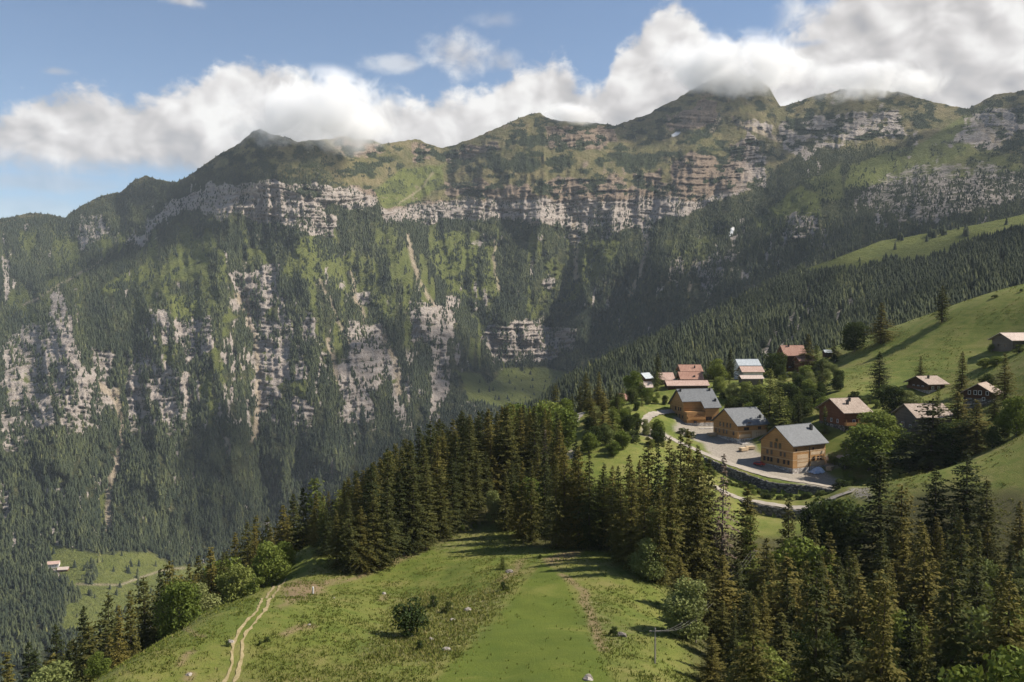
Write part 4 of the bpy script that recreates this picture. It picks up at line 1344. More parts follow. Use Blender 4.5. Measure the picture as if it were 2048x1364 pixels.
for u0, u1, z0, z1 in ((6.8, 14.2, 1.8, 4.3), (6.8, 14.2, 6.4, 6.9), (0.6, 6.2, 2.0, 3.3)):
    q = MB()
    q.box(-iB['L'] / 2 + u0, -iB['L'] / 2 + u1, -iB['W'] / 2 - 0.03, -iB['W'] / 2 - 0.002, z0, z1)
    q.build('wall_panel', W_PALE, hB)
q = MB()
q.box(-iB['L'] / 2 - 0.2, -iB['L'] / 2 + 6.5, -iB['W'] / 2 - 3.0, -iB['W'] / 2 - 0.06, -2.0, 0.25)
q.build('terrace', S_BASE, hB)
hA, iA = house('apartment_chalet', 'farthest of the three orange larch chalets, its slate roof with a stepped eave', 'chalet', 1371, 817, 371, 14, 16.8, 18.6, 7.4, W_NEW, R_SLATE, GN, ov=(0.9, 0.9),
               plinth=S_BASE, plinth_h=1.4, notch=(8.6, 3.2),
               gable_win=[(u, 3.0, 0.9, 1.4) for u in (4, 7, 10, 13)] + [(u, 6.0, 0.9, 1.4) for u in (6, 9, 11)],
               front_win=[(9.6, 2.2, 1.2, 1.6), (11.0, 2.2, 1.2, 1.6), (13.2, 2.0, 1.4, 1.8), (4.0, 1.0, 1.3, 1.2)], chimneys=((-7.0, 0.12, 0.6, 0.8), (6.6, 0.12, 0.6, 0.8), (6.8, 0.66, 0.7, 0.7)),
               balcony=(3.2, 0.2, 8.2, 1.2, M_RAIL, 'front'))
q = MB()
q.box(-iA['L'] / 2 + 4.0, iA['L'] / 2 + 2.5, -iA['W'] / 2 - 4.2, -iA['W'] / 2 - 0.06, -3.2, -0.4)
q.build('terrace', S_BASE, hA)

# older chalets on the slope
house('chalet', 'dark chalet with wooden balcony and two vents on its pale brown roof', 'chalet', 1688, 826.5, 330, 14, 12.8, 19.0, 4.7, W_RED, R_BROWN, GV, ov=(1.3, 1.2), plinth=S_RUBBLE, plinth_h=2.3,
      gable_win=[(5, 0.5, 1.0, 1.2), (8, 0.5, 1.1, 1.3), (4, 3.0, 1.0, 1.2), (8, 3.0, 1.0, 1.2), (12, 3.0, 1.0, 1.2)], front_win=[(7.6, 3.2, 1.0, 1.6), (4.0, 3.2, 1.0, 1.2), (5, 0.6, 1.2, 1.2)], chimneys=((-1.2, 0.42, 0.8, 1.3), (1.0, 0.22, 0.7, 1.0)),
      balcony=(2.6, 0.0, 10.4, 1.2, M_RAIL, 'front'), frame=M_WFRAME)
house('chalet', 'dark chalet under a broad pale brown roof, higher on the open meadow', 'chalet', 1857, 769, 370, 15, 10.8, 15.5, 3.0, W_OLD, R_BROWN, GV, ov=(1.5, 1.4), plinth=S_BASE, plinth_h=1.6,
      gable_win=[(3.5, 2.0, 1.0, 1.1), (6.2, 2.0, 1.0, 1.1), (9, 2.0, 1.0, 1.1)], front_win=[(2, 2.0, 1.0, 1.1), (5, 2.0, 1.0, 1.1)], chimneys=((-1.0, 0.3, 0.7, 0.9),), balcony=(1.8, 0.3, 12.0, 1.1, M_DARKRAIL, 'gable'), frame=M_WFRAME)
house('chalet', 'grey brown timber chalet with one white gable window, half hidden by a broad spruce', 'chalet', 1833, 836, 312, 6, 15.0, 17.0, 4.2, W_GREY, R_BROWN, GV, ov=(1.0, 1.0), plinth=S_RUBBLE, plinth_h=0.9,
      gable_win=[(5.4, 2.4, 1.7, 1.5), (10.4, 2.4, 1.2, 1.2)], front_win=[(10.0, 1.2, 1.2, 1.8), (4.0, 1.4, 1.0, 1.2)], frame=M_WFRAME)
house('chalet', 'dark chalet with a row of pale windows in its gable beside a tall spruce', 'chalet', 1991, 789, 320, 48, 12.0, 12.0, 3.6, W_OLD, R_BROWN, GV, ov=(1.0, 1.2), plinth=S_RUBBLE, plinth_h=1.6,
      gable_win=[(2.0, 3.0, 0.8, 1.3), (4.0, 3.0, 0.9, 1.4), (5.6, 3.0, 0.9, 1.4), (8.0, 3.0, 0.8, 1.3), (6.8, 1.0, 0.8, 1.0)], frame=M_WFRAME)
house('barn', 'long barn with a very pale roof at the edge of the upper meadow behind bushes', 'barn', 2024, 681, 380, 10, 20.0, 15.0, 3.2, W_GREY, R_PALE, GV, ov=(1.2, 1.4), gable_win=[(4, 1.4, 0.9, 1.0), (8, 1.4, 0.9, 1.0)])
hI, iI = house('chalet', 'topmost chalet of the hamlet with terracotta roof and pale base below the dark slope', 'chalet', 1569, 711.6, 470, 2, 12.6, 14.0, 5.4, W_OLD, R_RED, GV, ov=(1.2, 1.4), plinth=S_WHITE, plinth_h=2.4,
      gable_win=[(3, 2.6, 1.0, 1.2), (6, 2.6, 1.0, 1.2), (9, 2.6, 1.0, 1.2)], front_win=[(2, 4.2, 1.0, 1.2), (5, 4.2, 1.0, 1.2), (2.5, 1.0, 1.2, 1.4), (7, 1.0, 1.2, 1.4)], chimneys=((-2.0, 0.12, 0.7, 1.1),), balcony=(3.6, 0.3, 9.6, 1.2, M_DARKRAIL, 'front'), frame=M_WFRAME)
house('chalet', 'small terracotta roofed annex chalet with red brown walls against the topmost chalet', 'chalet', 1598, 722, 458, 4, 9.4, 9.0, 2.6, W_RED, R_RED, GV, ov=(0.8, 0.8), plinth=S_WHITE, plinth_h=1.8, front_win=[(2, 2.2, 1.0, 1.0), (5, 2.2, 1.0, 1.0)], frame=M_WFRAME)
house('house', 'white walled house with a pale grey sheet roof between a dark spruce and a larch', 'house', 1477, 731, 452, 3, 12.0, 11.0, 3.0, S_WHITE, R_GREY, GV, ov=(0.7, 0.8), front_win=[(3, 1.0, 1.0, 1.2), (7, 1.0, 1.0, 1.2)])
house('house', 'low white house with faded pink roof just below the grey sheet roof', 'house', 1484, 744, 436, 4, 11.6, 9.0, 2.6, S_WHITE, R_PINK, GV, ov=(0.7, 0.8), front_win=[(7.6, 0.8, 1.4, 1.2), (2.6, 0.8, 1.0, 1.2)])
house('shed', 'flat shed with a pale tiled roof behind the dark round bush', 'shed', 1483, 757.5, 422, 3, 11.2, 7.0, 1.5, W_GREY, R_PALE, GV, ov=(0.5, 0.6), front_win=[(4, 0.9, 1.0, 0.9)])
house('chalet', 'upper one of the two terracotta roofed chalets left of the light birch', 'chalet', 1361, 743, 446, 3, 11.8, 11.0, 3.2, W_OLD, R_RED, GV, ov=(1.0, 1.0), plinth=S_WHITE, plinth_h=1.2, front_win=[(2.5, 2.0, 1.0, 1.1), (6, 2.0, 1.0, 1.1)], chimneys=((2.0, 0.5, 0.6, 0.8),))
house('chalet', 'lower one of the two terracotta roofed chalets, one dark window in its roof', 'chalet', 1360.5, 762, 428, 3, 11.8, 10.0, 3.4, W_OLD, R_RED, GV, ov=(1.0, 0.9), front_win=[(2.5, 1.0, 1.0, 1.1), (6, 1.0, 1.0, 1.1)], chimneys=((1.4, 0.66, 0.8, 0.25),))
house('barn', 'long low barn with a pale pink roof right behind the farthest slate-roofed house', 'barn', 1334, 777, 414, 4, 20.5, 8.4, 2.2, W_OLD, R_PINK, GV, ov=(0.7, 0.8), front_win=[(3, 1.0, 0.9, 0.9)])
house('barn', 'small dark barn with a pale roof beside the slim spruce at the hamlet edge', 'barn', 1319, 760, 436, 6, 8.2, 10.0, 3.4, W_OLD, R_PINK, GV, ov=(0.9, 0.8), front_win=[(3, 1.4, 0.9, 0.9)])
house('shed', 'low shed with cream coloured roof among light green bushes at the hamlet edge', 'shed', 1276, 775, 424, 4, 7.6, 7.6, 2.6, W_GREY, R_PALE, GV, ov=(0.6, 0.6), front_win=[(3, 0.9, 0.9, 0.9)])
house('cabin', 'dark cabin with a small white gable patch left of the slim spruce', 'cabin', 1291, 757, 446, 40, 6.4, 6.4, 2.6, W_OLD, R_GREY, GV, ov=(0.6, 0.6), gable_win=[(2.6, 1.6, 1.2, 1.2)], frame=M_WFRAME)
house('hut', 'tiny hut with a red roof half sunk among the bushes left of the bend', 'hut', 1241, 799, 398, 8, 4.6, 6.0, 2.4, W_RED, R_RED, GV, ov=(0.5, 0.5), front_win=[(1.8, 0.8, 0.8, 0.8)], minwall=2.0)
house('hut', 'tiny hut with white base on the meadow crest under the dark spruces', 'hut', 1650, 705, 474, 5, 4.4, 4.4, 1.4, W_OLD, R_GREY, GV, ov=(0.4, 0.4), plinth=S_WHITE, plinth_h=0.9, front_win=[(1.6, 1.1, 0.7, 0.7)])

# farm on the meadow deep in the valley
def massif_z(px, py):
    k = np.argmin(np.abs(apx - px))
    j = np.argmin(np.abs(APY[:, k] - py))
    return VA[j, k]


for lbl, px, py, psi, Lf, Wf, hf, rf in (('white valley farmhouse with broad pinkish roof at the edge of the far meadow', 108, 1133, 18, 18, 14, 6.0, R_PINK), ('low valley barn with pale roof, downhill end of the farm on the far meadow', 128, 1141, 12, 16, 9, 3.4, R_PALE)):
    g = massif_z(px, py)
    root = tag(empty('farmhouse' if hf > 5 else 'barn', (float(g[0]), float(g[1]), float(g[2])), math.radians(psi)), lbl, 'farmhouse' if hf > 5 else 'barn', 'farm buildings down in the valley')
    q = MB()
    q.prism_x([(-Wf / 2, -6), (Wf / 2, -6), (Wf / 2, hf), (0, hf + 3.0), (-Wf / 2, hf)], -Lf / 2, Lf / 2)
    q.build('wall', S_WHITE if hf > 5 else W_RED, root)
    q = MB()
    for s in (-1, 1):
        a = [(x, s * y, z) for x, y, z in ((-Lf / 2 - 1, Wf / 2 + 1.2, hf - 0.3), (Lf / 2 + 1, Wf / 2 + 1.2, hf - 0.3), (Lf / 2 + 1, 0.001, hf + 3.3), (-Lf / 2 - 1, 0.001, hf + 3.3))]
        q.add(a + [(x, y, z - 0.3) for x, y, z in a], [(0, 1, 2, 3), (7, 6, 5, 4), (0, 4, 5, 1), (1, 5, 6, 2), (2, 6, 7, 3), (3, 7, 4, 0)])
    q.build('roof', rf, root)
    for i in range(3):
        q = MB()
        q.box(-Lf / 4 + i * Lf / 4 - 0.6, -Lf / 4 + i * Lf / 4 + 0.6, -Wf / 2 - 0.08, -Wf / 2 - 0.002, hf * 0.4, hf * 0.4 + 1.4)
        q.build('window', M_GLASS, root)


# ------------------------------------------------------------------ roads, track and walls
def resample(pts, step):
    out = []
    P_ = [Vector((p[0], p[1])) for p in pts]
    n = len(P_)
    for i in range(n - 1):
        p0, p1, p2, p3 = P_[max(i - 1, 0)], P_[i], P_[i + 1], P_[min(i + 2, n - 1)]
        k = max(2, int((p2 - p1).length / step))
        for j in range(k):
            t_ = j / k
            out.append(0.5 * ((2 * p1) + (p2 - p0) * t_ + (2 * p0 - 5 * p1 + 4 * p2 - p3) * t_ ** 2 + (3 * p1 - p0 - 3 * p2 + p3) * t_ ** 3))
    out.append(P_[-1])
    return out


def strip(name, xy, width, lift, m, across=5, seed=1, fray=0.25, step=1.0, level=False):
    P_ = resample(xy, step)
    n = len(P_)
    V_ = np.zeros((n, across, 3))
    rng = np.random.default_rng(seed)
    for i, p in enumerate(P_):
        d = (P_[min(i + 1, n - 1)] - P_[max(i - 1, 0)]).normalized()
        s = Vector((-d.y, d.x))
        wl, wr = width / 2 + fray * rng.normal(), width / 2 + fray * rng.normal()
        for k in range(across):
            u_ = k / (across - 1)
            q_ = p + s * (-wl + u_ * (wl + wr))
            V_[i, k, :2] = q_
    V_[..., 2] = hill_np(V_[..., 0], V_[..., 1])
    if level:
        mid = V_[:, across // 2, 2][:, None]
        V_[..., 2] = np.maximum(V_[..., 2], mid * 0.6 + V_[..., 2] * 0.4)
    V_[..., 2] += lift
    me = mesh_from(name, V_.reshape(-1, 3), grid_faces(n, across))
    return tag(link(name, me, m, smooth=True), kind='structure')


m, t, b = new_mat('gravel road')
P = wpos(t)
n1_, n2_ = t.noise(P, 0.5, 5, 0.7), t.noise(P, 4.0, 4, 0.75)
t.l.new(t.ramp(t.m('ADD', t.m('MULTIPLY', n1_, 0.5), t.m('MULTIPLY', n2_, 0.5)), [(0.3, (0.20, 0.17, 0.135)), (0.5, (0.31, 0.27, 0.22)), (0.7, (0.43, 0.385, 0.32))]), b.inputs['Base Color'])
bump(t, b, n2_, 0.6, 0.08)
M_GRAVEL = m
m, t, b = new_mat('worn earth track')
P = wpos(t)
n1_, n2_ = t.noise(P, 0.8, 5, 0.7), t.noise(P, 5.0, 4, 0.75)
t.l.new(t.ramp(t.m('ADD', t.m('MULTIPLY', n1_, 0.5), t.m('MULTIPLY', n2_, 0.5)), [(0.33, (0.15, 0.13, 0.045)), (0.5, (0.27, 0.215, 0.11)), (0.7, (0.40, 0.325, 0.19))]), b.inputs['Base Color'])
bump(t, b, n2_, 0.6, 0.08)
M_TRACK = m

up_road = gpoly([(1362, 818), (1322, 826), (1296, 836), (1289, 848), (1305, 860), (1335, 874), (1368, 890), (1405, 906), (1445, 922), (1490, 938), (1530, 950)]) + [(93.5, 299.2), (100, 296.6), (106.5, 293.4), (113, 289.4), (120, 284)]
strip('road', up_road, 3.8, 0.16, M_GRAVEL, 7, 3, level=True)
strip('lower_road', [(66, 290), (71, 283.5), (77, 279.5), (83, 276), (90, 272), (97, 268.5), (103, 265)], 3.6, 0.18, M_GRAVEL, 7, 4, level=True)
strip('lane', gpoly([(1160, 826), (1148, 842), (1138, 858), (1130, 874), (1124, 890), (1130, 905), (1140, 918)]), 5.0, 0.12, M_GRAVEL, 7, 5)
strip('driveway', gpoly([(1652, 922), (1675, 918), (1700, 914)]), 3.0, 0.12, M_GRAVEL, 5, 6)
strip('path', gpoly([(1690, 905), (1705, 893), (1716, 884), (1722, 877)]), 1.6, 0.12, M_TRACK, 5, 7)
trk = gpoly([(452, 1376), (466, 1350), (474, 1320), (476, 1290), (484, 1268), (505, 1240), (525, 1216), (540, 1196), (552, 1176), (566, 1160)])
for s in (-1, 1):
    P_ = resample(trk, 1.0)
    o_ = []
    for i, p in enumerate(P_):
        d = (P_[min(i + 1, len(P_) - 1)] - P_[max(i - 1, 0)]).normalized()
        o_.append(p + Vector((-d.y, d.x)) * s * (0.62 + 0.06 * math.sin(i * 0.7)))
    strip('track', [(p.x, p.y) for p in o_[::2]], 0.46, 0.10, M_TRACK, 4, 9 + s, 0.10)


def stone_wall(name, label, xy, height, thick, lift, seed):
    P_ = resample(xy, 0.8)
    rng = np.random.default_rng(seed)
    n = len(P_)
    rows = []
    nh = 7
    for i, p in enumerate(P_):
        d = (P_[min(i + 1, n - 1)] - P_[max(i - 1, 0)]).normalized()
        s = Vector((d.y, -d.x))                    # valley side
        zt = float(hill(p.x - s.x * 1.6, p.y - s.y * 1.6)) + lift + 0.15 * rng.normal()
        prof = []
        for k in range(nh):
            f = k / (nh - 1)
            q_ = p + s * (0.25 + (1 - f) * 0.6 + 0.10 * rng.normal())
            prof.append((q_.x, q_.y, zt - height * (1 - f)))
        for k in range(2):
            q_ = p - s * (thick * (0.5 + 0.5 * k))
            prof.append((q_.x, q_.y, zt - (0.02 if k == 0 else height)))
        rows.append(prof)
    V_ = np.array(rows)
    me = mesh_from(name, V_.reshape(-1, 3), grid_faces(n, nh + 2)[:, ::-1])
    o = link(name, me, S_RUBBLE)
    return tag(o, label, 'wall', 'dry stone retaining walls below the roads')


stone_wall('retaining_wall', 'dark dry stone retaining wall under the gravel road in front of the slate-roofed houses', WALL_A, 4.4, 0.9, 0.25, 1)
stone_wall('retaining_wall', 'lower dry stone retaining wall overgrown with flowers, under the second road', WALL_B, 4.4, 0.9, 0.25, 2)


# ------------------------------------------------------------------ small things
def rock_mesh(seed, sx, sy, sz):
    bm = bmesh.new()
    bmesh.ops.create_icosphere(bm, subdivisions=3, radius=1.0)
    rng = random.Random(seed)
    dirs = [Vector((rng.gauss(0, 1), rng.gauss(0, 1), rng.gauss(0, 1))).normalized() for _ in range(14)]
    offs = [rng.uniform(0.62, 0.95) for _ in dirs]
    for v in bm.verts:
        for d, o in zip(dirs, offs):
            k = v.co.dot(d) - o
            if k > 0:
                v.co -= d * k * 0.9
        v.co = Vector((v.co.x * sx, v.co.y * sy, v.co.z * sz))
    me = bpy.data.meshes.new('boulder')
    bm.to_mesh(me)
    bm.free()
    return me


M_ROCK = stone_mat('pale lichen rock', [(0.25, (0.14, 0.12, 0.10)), (0.5, (0.25, 0.22, 0.19)), (0.8, (0.38, 0.34, 0.30))], 0.7, 0.25)
for i, (px, py, s, lbl) in enumerate(((1243, 1272, 1.5, 'pale boulder beside a small dark bush on the right pasture'), (1176, 1358, 1.3, 'pinkish boulder at the lower edge of the mown field'),
                                      (893, 1300, 1.1, 'pale rock beside the mown field, below the shrubs'), (935, 1220, 1.2, 'larger pale rock among weeds right of the shrub'), (862, 1280, 0.9, 'pale rock between the tall shrub and the mown field'),
                                      (1018, 1145, 1.4, 'pale rock outcrop at the foot of the lone young tree'), (768, 1188, 0.9, 'narrow pale rock on the open pasture below the grove'), (462, 1284, 0.9, 'brownish rock beside the cart track bend'),
                                      (378, 1350, 0.8, 'pinkish rock near the lower left crest of the pasture'), (618, 1250, 0.5, 'small pale stone on the pasture right of the track'), (905, 1240, 0.7, 'small rock in the weeds above the shrub'), (668, 1196, 0.4, 'tiny stone on the pasture under the grove shadow'))):
    g = ground(px, py)
    o = link('boulder', rock_mesh(40 + i, s * 0.7, s * 0.55, s * 0.42), M_ROCK)
    o.location = (g.x, g.y, g.z + s * 0.02)
    o.rotation_euler = (0, 0, i * 1.3)
    tag(o, lbl, 'boulder', 'rocks on the pasture')

# blue and white tarp over building material
g = ground(1634, 944)
bm = bmesh.new()
bmesh.ops.create_grid(bm, x_segments=24, y_segments=18, size=1.0)
for v in bm.verts:
    x, y = v.co.x, v.co.y
    h = 1.9 * max(0.0, 1 - abs(x) ** 3) * max(0.0, 1 - abs(y) ** 3) * (0.75 + 0.25 * math.sin(4 * x + 2 * y)) + 0.15 * math.sin(9 * x + 3 * y) * math.cos(7 * y - 2 * x)
    v.co = Vector((x * 2.9, y * 2.0, h))
me = bpy.data.meshes.new('tarp')
bm.to_mesh(me)
bm.free()
o = link('tarp', me, plain_mat('blue white plastic sheet', (0.22, 0.33, 0.52), (0.62, 0.68, 0.75), 0.6, 0.5, 0.4), smooth=True)
o.location = (g.x, g.y, g.z - 0.1)
o.rotation_euler = (0, 0, 0.5)
tag(o, 'pale blue plastic tarp over a heap at the right corner of the nearest larch chalet', 'tarp')

# red car parked in the shade of the first house
g = ground(1519, 932)
car = tag(empty('parked_car', (g.x, g.y, g.z + 0.2), math.radians(-35)), 'small red car parked in the gable shadow of the nearest larch chalet', 'car')
RED = plain_mat('red car paint', (0.30, 0.02, 0.015), (0.38, 0.03, 0.02), 1.0, 0.3, 0.5)
q = MB()
sec = [(-2.0, 0.30), (2.0, 0.30), (2.05, 0.75), (1.2, 0.92), (0.62, 1.42), (-1.1, 1.46), (-1.85, 0.98), (-2.05, 0.7)]
n = len(sec)
vs = []
for yy, k in ((-0.86, 1.0), (0.86, 1.0)):
    vs += [(x, yy * (0.84 if z > 1.2 else 1.0), z) for x, z in sec]
q.add(vs, [tuple(range(n)), tuple(range(n, 2 * n))[::-1]] + [(i, n + i, n + (i + 1) % n, (i + 1) % n) for i in range(n)])
q.build('body', RED, car, bevel=0.05)
q = MB()
for s in (-1, 1):
    q.add([(1.02, s * 0.866, 0.97), (0.52, s * 0.755, 1.36), (-1.0, s * 0.755, 1.38), (-1.55, s * 0.866, 1.0)], [(0, 1, 2, 3) if s < 0 else (3, 2, 1, 0)])
q.build('side_window', M_GLASS, car)
for x in (-1.25, 1.3):
    for s in (-1, 1):
        q = MB()
        q.tube([(x, s * 0.70, 0.31), (x, s * 0.92, 0.31)], [0.31, 0.31], 16)
        q.build('wheel', M_METAL, car)

# white marker post on the pasture
g = ground(626, 1188)
q = MB()
q.box(-0.13, 0.13, -0.13, 0.13, -0.4, 1.3)
q.add([(-0.13, -0.13, 1.3), (0.13, -0.13, 1.3), (0.13, 0.13, 1.3), (-0.13, 0.13, 1.3), (0, 0, 1.45)], [(0, 1, 4), (1, 2, 4), (2, 3, 4), (3, 0, 4)])
o = q.build('marker_post', M_WFRAME)
o.location = (g.x, g.y, g.z)
tag(o, 'short white marker post on the pasture at the edge of the grove shadow', 'post')

# wooden pole at the lower edge with its wires running up to a second pole in the wood
M_POLE = plain_mat('grey pole wood', (0.22, 0.19, 0.16), (0.36, 0.32, 0.28), 3.0)
M_WIRE = plain_mat('bright cable', (0.16, 0.15, 0.14), (0.22, 0.21, 0.20), 3.0)
tops = []
for i, (px, py, Y, h, lbl) in enumerate(((1310, 1340, 122, 7.5, 'slim grey utility pole at the lower edge, on the grass beside the wood'), (1392, 1262, 139, 8.0, 'slim grey utility pole hidden beside the round willow'), (1508, 1098, 196, 9.0, 'slim grey utility pole in the gap of the wood below the road'))):
    v = at(px, py, Y)
    gz_ = hill(v.x, v.y)
    root = tag(empty('utility_pole', (v.x, v.y, gz_)), lbl, 'utility pole', 'utility poles of the overhead line')
    h = max(5.0, v.z - gz_)
    q = MB()
    q.tube([(0, 0, -1), (0, 0, h)], [0.13, 0.09], 8)
    q.build('pole', M_POLE, root)
    q = MB()
    q.box(-0.8, 0.8, -0.06, 0.06, h - 0.5, h - 0.38)
    q.build('crossarm', M_POLE, root)
    tops.append(Vector((v.x, v.y, gz_ + h - 0.36)))
for i in range(2):
    for s, lb in ((-0.7, 'left'), (0.0, 'middle'), (0.7, 'right')):
        a, b_ = tops[i] + Vector((s, 0, 0)), tops[i + 1] + Vector((s, 0, 0))
        q = MB()
        q.tube([a.lerp(b_, k / 10) - Vector((0, 0, 0.9 * 4 * (k / 10) * (1 - k / 10))) for k in range(11)], [0.014] * 11, 5)
        o = q.build('overhead_wire', M_WIRE)
        tag(o, '%s strand of the three overhead wires %s' % (lb, ('from the lowest pole up to the round willow', 'through the wood up to its clearing')[i]), 'wire', 'overhead wires')

# stacks of boards and a white van on the building yard
for i, (px, py, a, lbl) in enumerate(((1487, 902, 0.5, 'pale stack of boards by the front corner of the middle larch chalet'), (1500, 899, 0.2, 'second pale stack of boards right of the first at the middle larch chalet'), (1424, 872, 0.4, 'pale stack of boards below the farthest larch chalet'), (1445, 866, 1.1, 'low stack of boards between the farthest and the middle larch chalet'), (1660, 940, 0.9, 'small stack of boards right of the blue tarp'))):
    g = ground(px, py)
    q = MB()
    r_ = random.Random(60 + i)
    for lay in range(4):
        for k in range(5):
            y0 = -0.9 + 0.37 * k
            q.box(-1.6 + r_.uniform(-.25, .1), 1.6 + r_.uniform(-.1, .3), y0, y0 + 0.33, 0.12 + lay * 0.27, 0.12 + lay * 0.27 + 0.24)
    for x in (-1.1, 1.1):
        q.box(x - 0.06, x + 0.06, -0.95, 0.95, -0.25, 0.117)
    o = q.build('board_stack', W_PALE)
    o.location = (g.x, g.y, g.z + 0.12)
    o.rotation_euler = (0, 0, a)
    tag(o, lbl, 'board stack', 'stacks of boards on the building yard')

# ------------------------------------------------------------------ near trees: prototypes
BARK = stone_mat('rough bark', [(0.25, (0.035, 0.026, 0.018)), (0.5, (0.085, 0.064, 0.046)), (0.8, (0.15, 0.12, 0.09))], 5.0, 0.3)
BARK_L = stone_mat('pale bark', [(0.25, (0.10, 0.09, 0.075)), (0.5, (0.20, 0.18, 0.15)), (0.8, (0.32, 0.29, 0.25))], 5.0, 0.3)
L_SPRUCE = foliage_mat('spruce needles', [(0.22, (0.024, 0.033, 0.012)), (0.42, (0.052, 0.057, 0.017)), (0.58, (0.092, 0.084, 0.021)), (0.78, (0.142, 0.116, 0.029))], 0.22)
L_LARCH = foliage_mat('larch needles', [(0.2, (0.085, 0.105, 0.024)), (0.5, (0.13, 0.15, 0.034)), (0.8, (0.20, 0.20, 0.06))], 0.3)
L_DEAD = foliage_mat('dry dead twigs', [(0.2, (0.075, 0.055, 0.040)), (0.5, (0.13, 0.095, 0.070)), (0.8, (0.19, 0.145, 0.11))], 0.1)
L_BROAD = foliage_mat('bright broad leaves', [(0.2, (0.085, 0.115, 0.022)), (0.5, (0.135, 0.170, 0.034)), (0.8, (0.20, 0.22, 0.06))], 0.3)
L_DARKB = foliage_mat('deep green leaves', [(0.2, (0.022, 0.038, 0.012)), (0.5, (0.042, 0.062, 0.018)), (0.8, (0.075, 0.090, 0.026))], 0.25)
L_SILVER = foliage_mat('silvery willow leaves', [(0.2, (0.105, 0.130, 0.040)), (0.5, (0.165, 0.190, 0.062)), (0.8, (0.25, 0.26, 0.10))], 0.25)


def conifer_crown(name, m, seed, H=25.0, R=3.7, whorl=0.62, droop=0.35, lean_taper=0.8, density=1.0, low=0.05):
    """whorls of drooping boughs, each bough a spray of small twig blades hanging from it"""
    rng = np.random.default_rng(seed)
    V_, F_ = [], []

    def blade(p, d, wv, ln, hang):
        q = p + d * ln + np.array([0, 0, -hang])
        mid = p + d * ln * 0.5 + np.array([0, 0, -hang * 0.3])
        b = len(V_)
        V_.extend([p, mid + wv, q, mid - wv])
        F_.append((b, b + 1, b + 2, b + 3))
    z = H * low
    ph = 0.0
    while z < H * 0.985:
        t = z / H
        r = R * (1 - t) ** lean_taper * (0.78 + 0.22 * math.sin(9.0 * t + seed)) + 0.18
        r *= min(1.0, 0.55 + (t - low) * 4)
        nb = max(4, int(round((5 + 3.2 * (1 - t)) * density)))
        ph += 2.4 + rng.normal(0, 0.2)
        for i in range(nb):
            a = ph + 6.283 * i / nb + rng.normal(0, 0.16)
            L = r * rng.uniform(0.55, 1.2)
            zz = z + rng.normal(0, 0.42)
            out = np.array([math.cos(a), math.sin(a), 0.0])
            side = np.array([-math.sin(a), math.cos(a), 0.0])
            up0 = 0.45 * t + 0.05 + rng.normal(0, 0.06)
            ns = max(2, int(L / 0.62))
            for k in range(ns):
                f = (k + 0.7) / ns
                px = out * L * f
                pzv = zz + L * (up0 * f - droop * (1.0 + 0.5 * (1 - t)) * f * f + 0.14 * f ** 4)
                p = np.array([px[0], px[1], pzv])
                tw = (0.30 + 0.62 * (1 - f) ** 0.7) * min(1.5, 0.5 + 0.30 * L) * rng.uniform(0.75, 1.25)
                for s in (-1, 1):
                    d = out * rng.uniform(0.45, 0.9) + side * s * rng.uniform(0.55, 1.0)
                    d /= np.linalg.norm(d)
                    wv = np.array([-d[1], d[0], rng.normal(0, 0.5)])
                    wv *= 0.20 / np.linalg.norm(wv) * rng.uniform(0.8, 1.5)
                    blade(p, d, wv, tw, 0.25 * tw * rng.uniform(0.4, 1.6))
                if rng.uniform() < 0.75:
                    d = out * 0.35 + side * rng.normal(0, 0.35)
                    wv = side * rng.uniform(0.14, 0.26)
                    blade(p, d, wv, 0.5, rng.uniform(0.35, 0.85) * min(1.0, 0.4 + 0.25 * L))
            tipd = out * 0.9
            blade(np.array([out[0] * L * 0.85, out[1] * L * 0.85, zz + L * (up0 * .85 - droop * .72)]), tipd, side * 0.14, 0.45, 0.05)
        z += whorl * (0.62 + 0.55 * (1 - t)) * rng.uniform(0.85, 1.15)
    for i in range(5):
        a = 1.256 * i
        blade(np.array([0, 0, H * 0.95]), np.array([0.12 * math.cos(a), 0.12 * math.sin(a), 1.0]), np.array([-math.sin(a), math.cos(a), 0]) * 0.13, H * 0.05, 0.0)
    me = mesh_from(name, np.array(V_), np.array(F_))
    me.materials.append(m)
    return me


def conifer_trunk(name, H=25.0, r=0.36, m=None):
    q = MB()
    q.tube([(0, 0, -2.0), (0, 0, 0.4), (0.05, 0, H * 0.35), (0, 0.04, H * 0.7), (0, 0, H * 0.985)], [r * 1.35, r, r * 0.72, r * 0.38, 0.03], 7)
    me = q.mesh(name)
    me.materials.append(m or BARK)
    return me


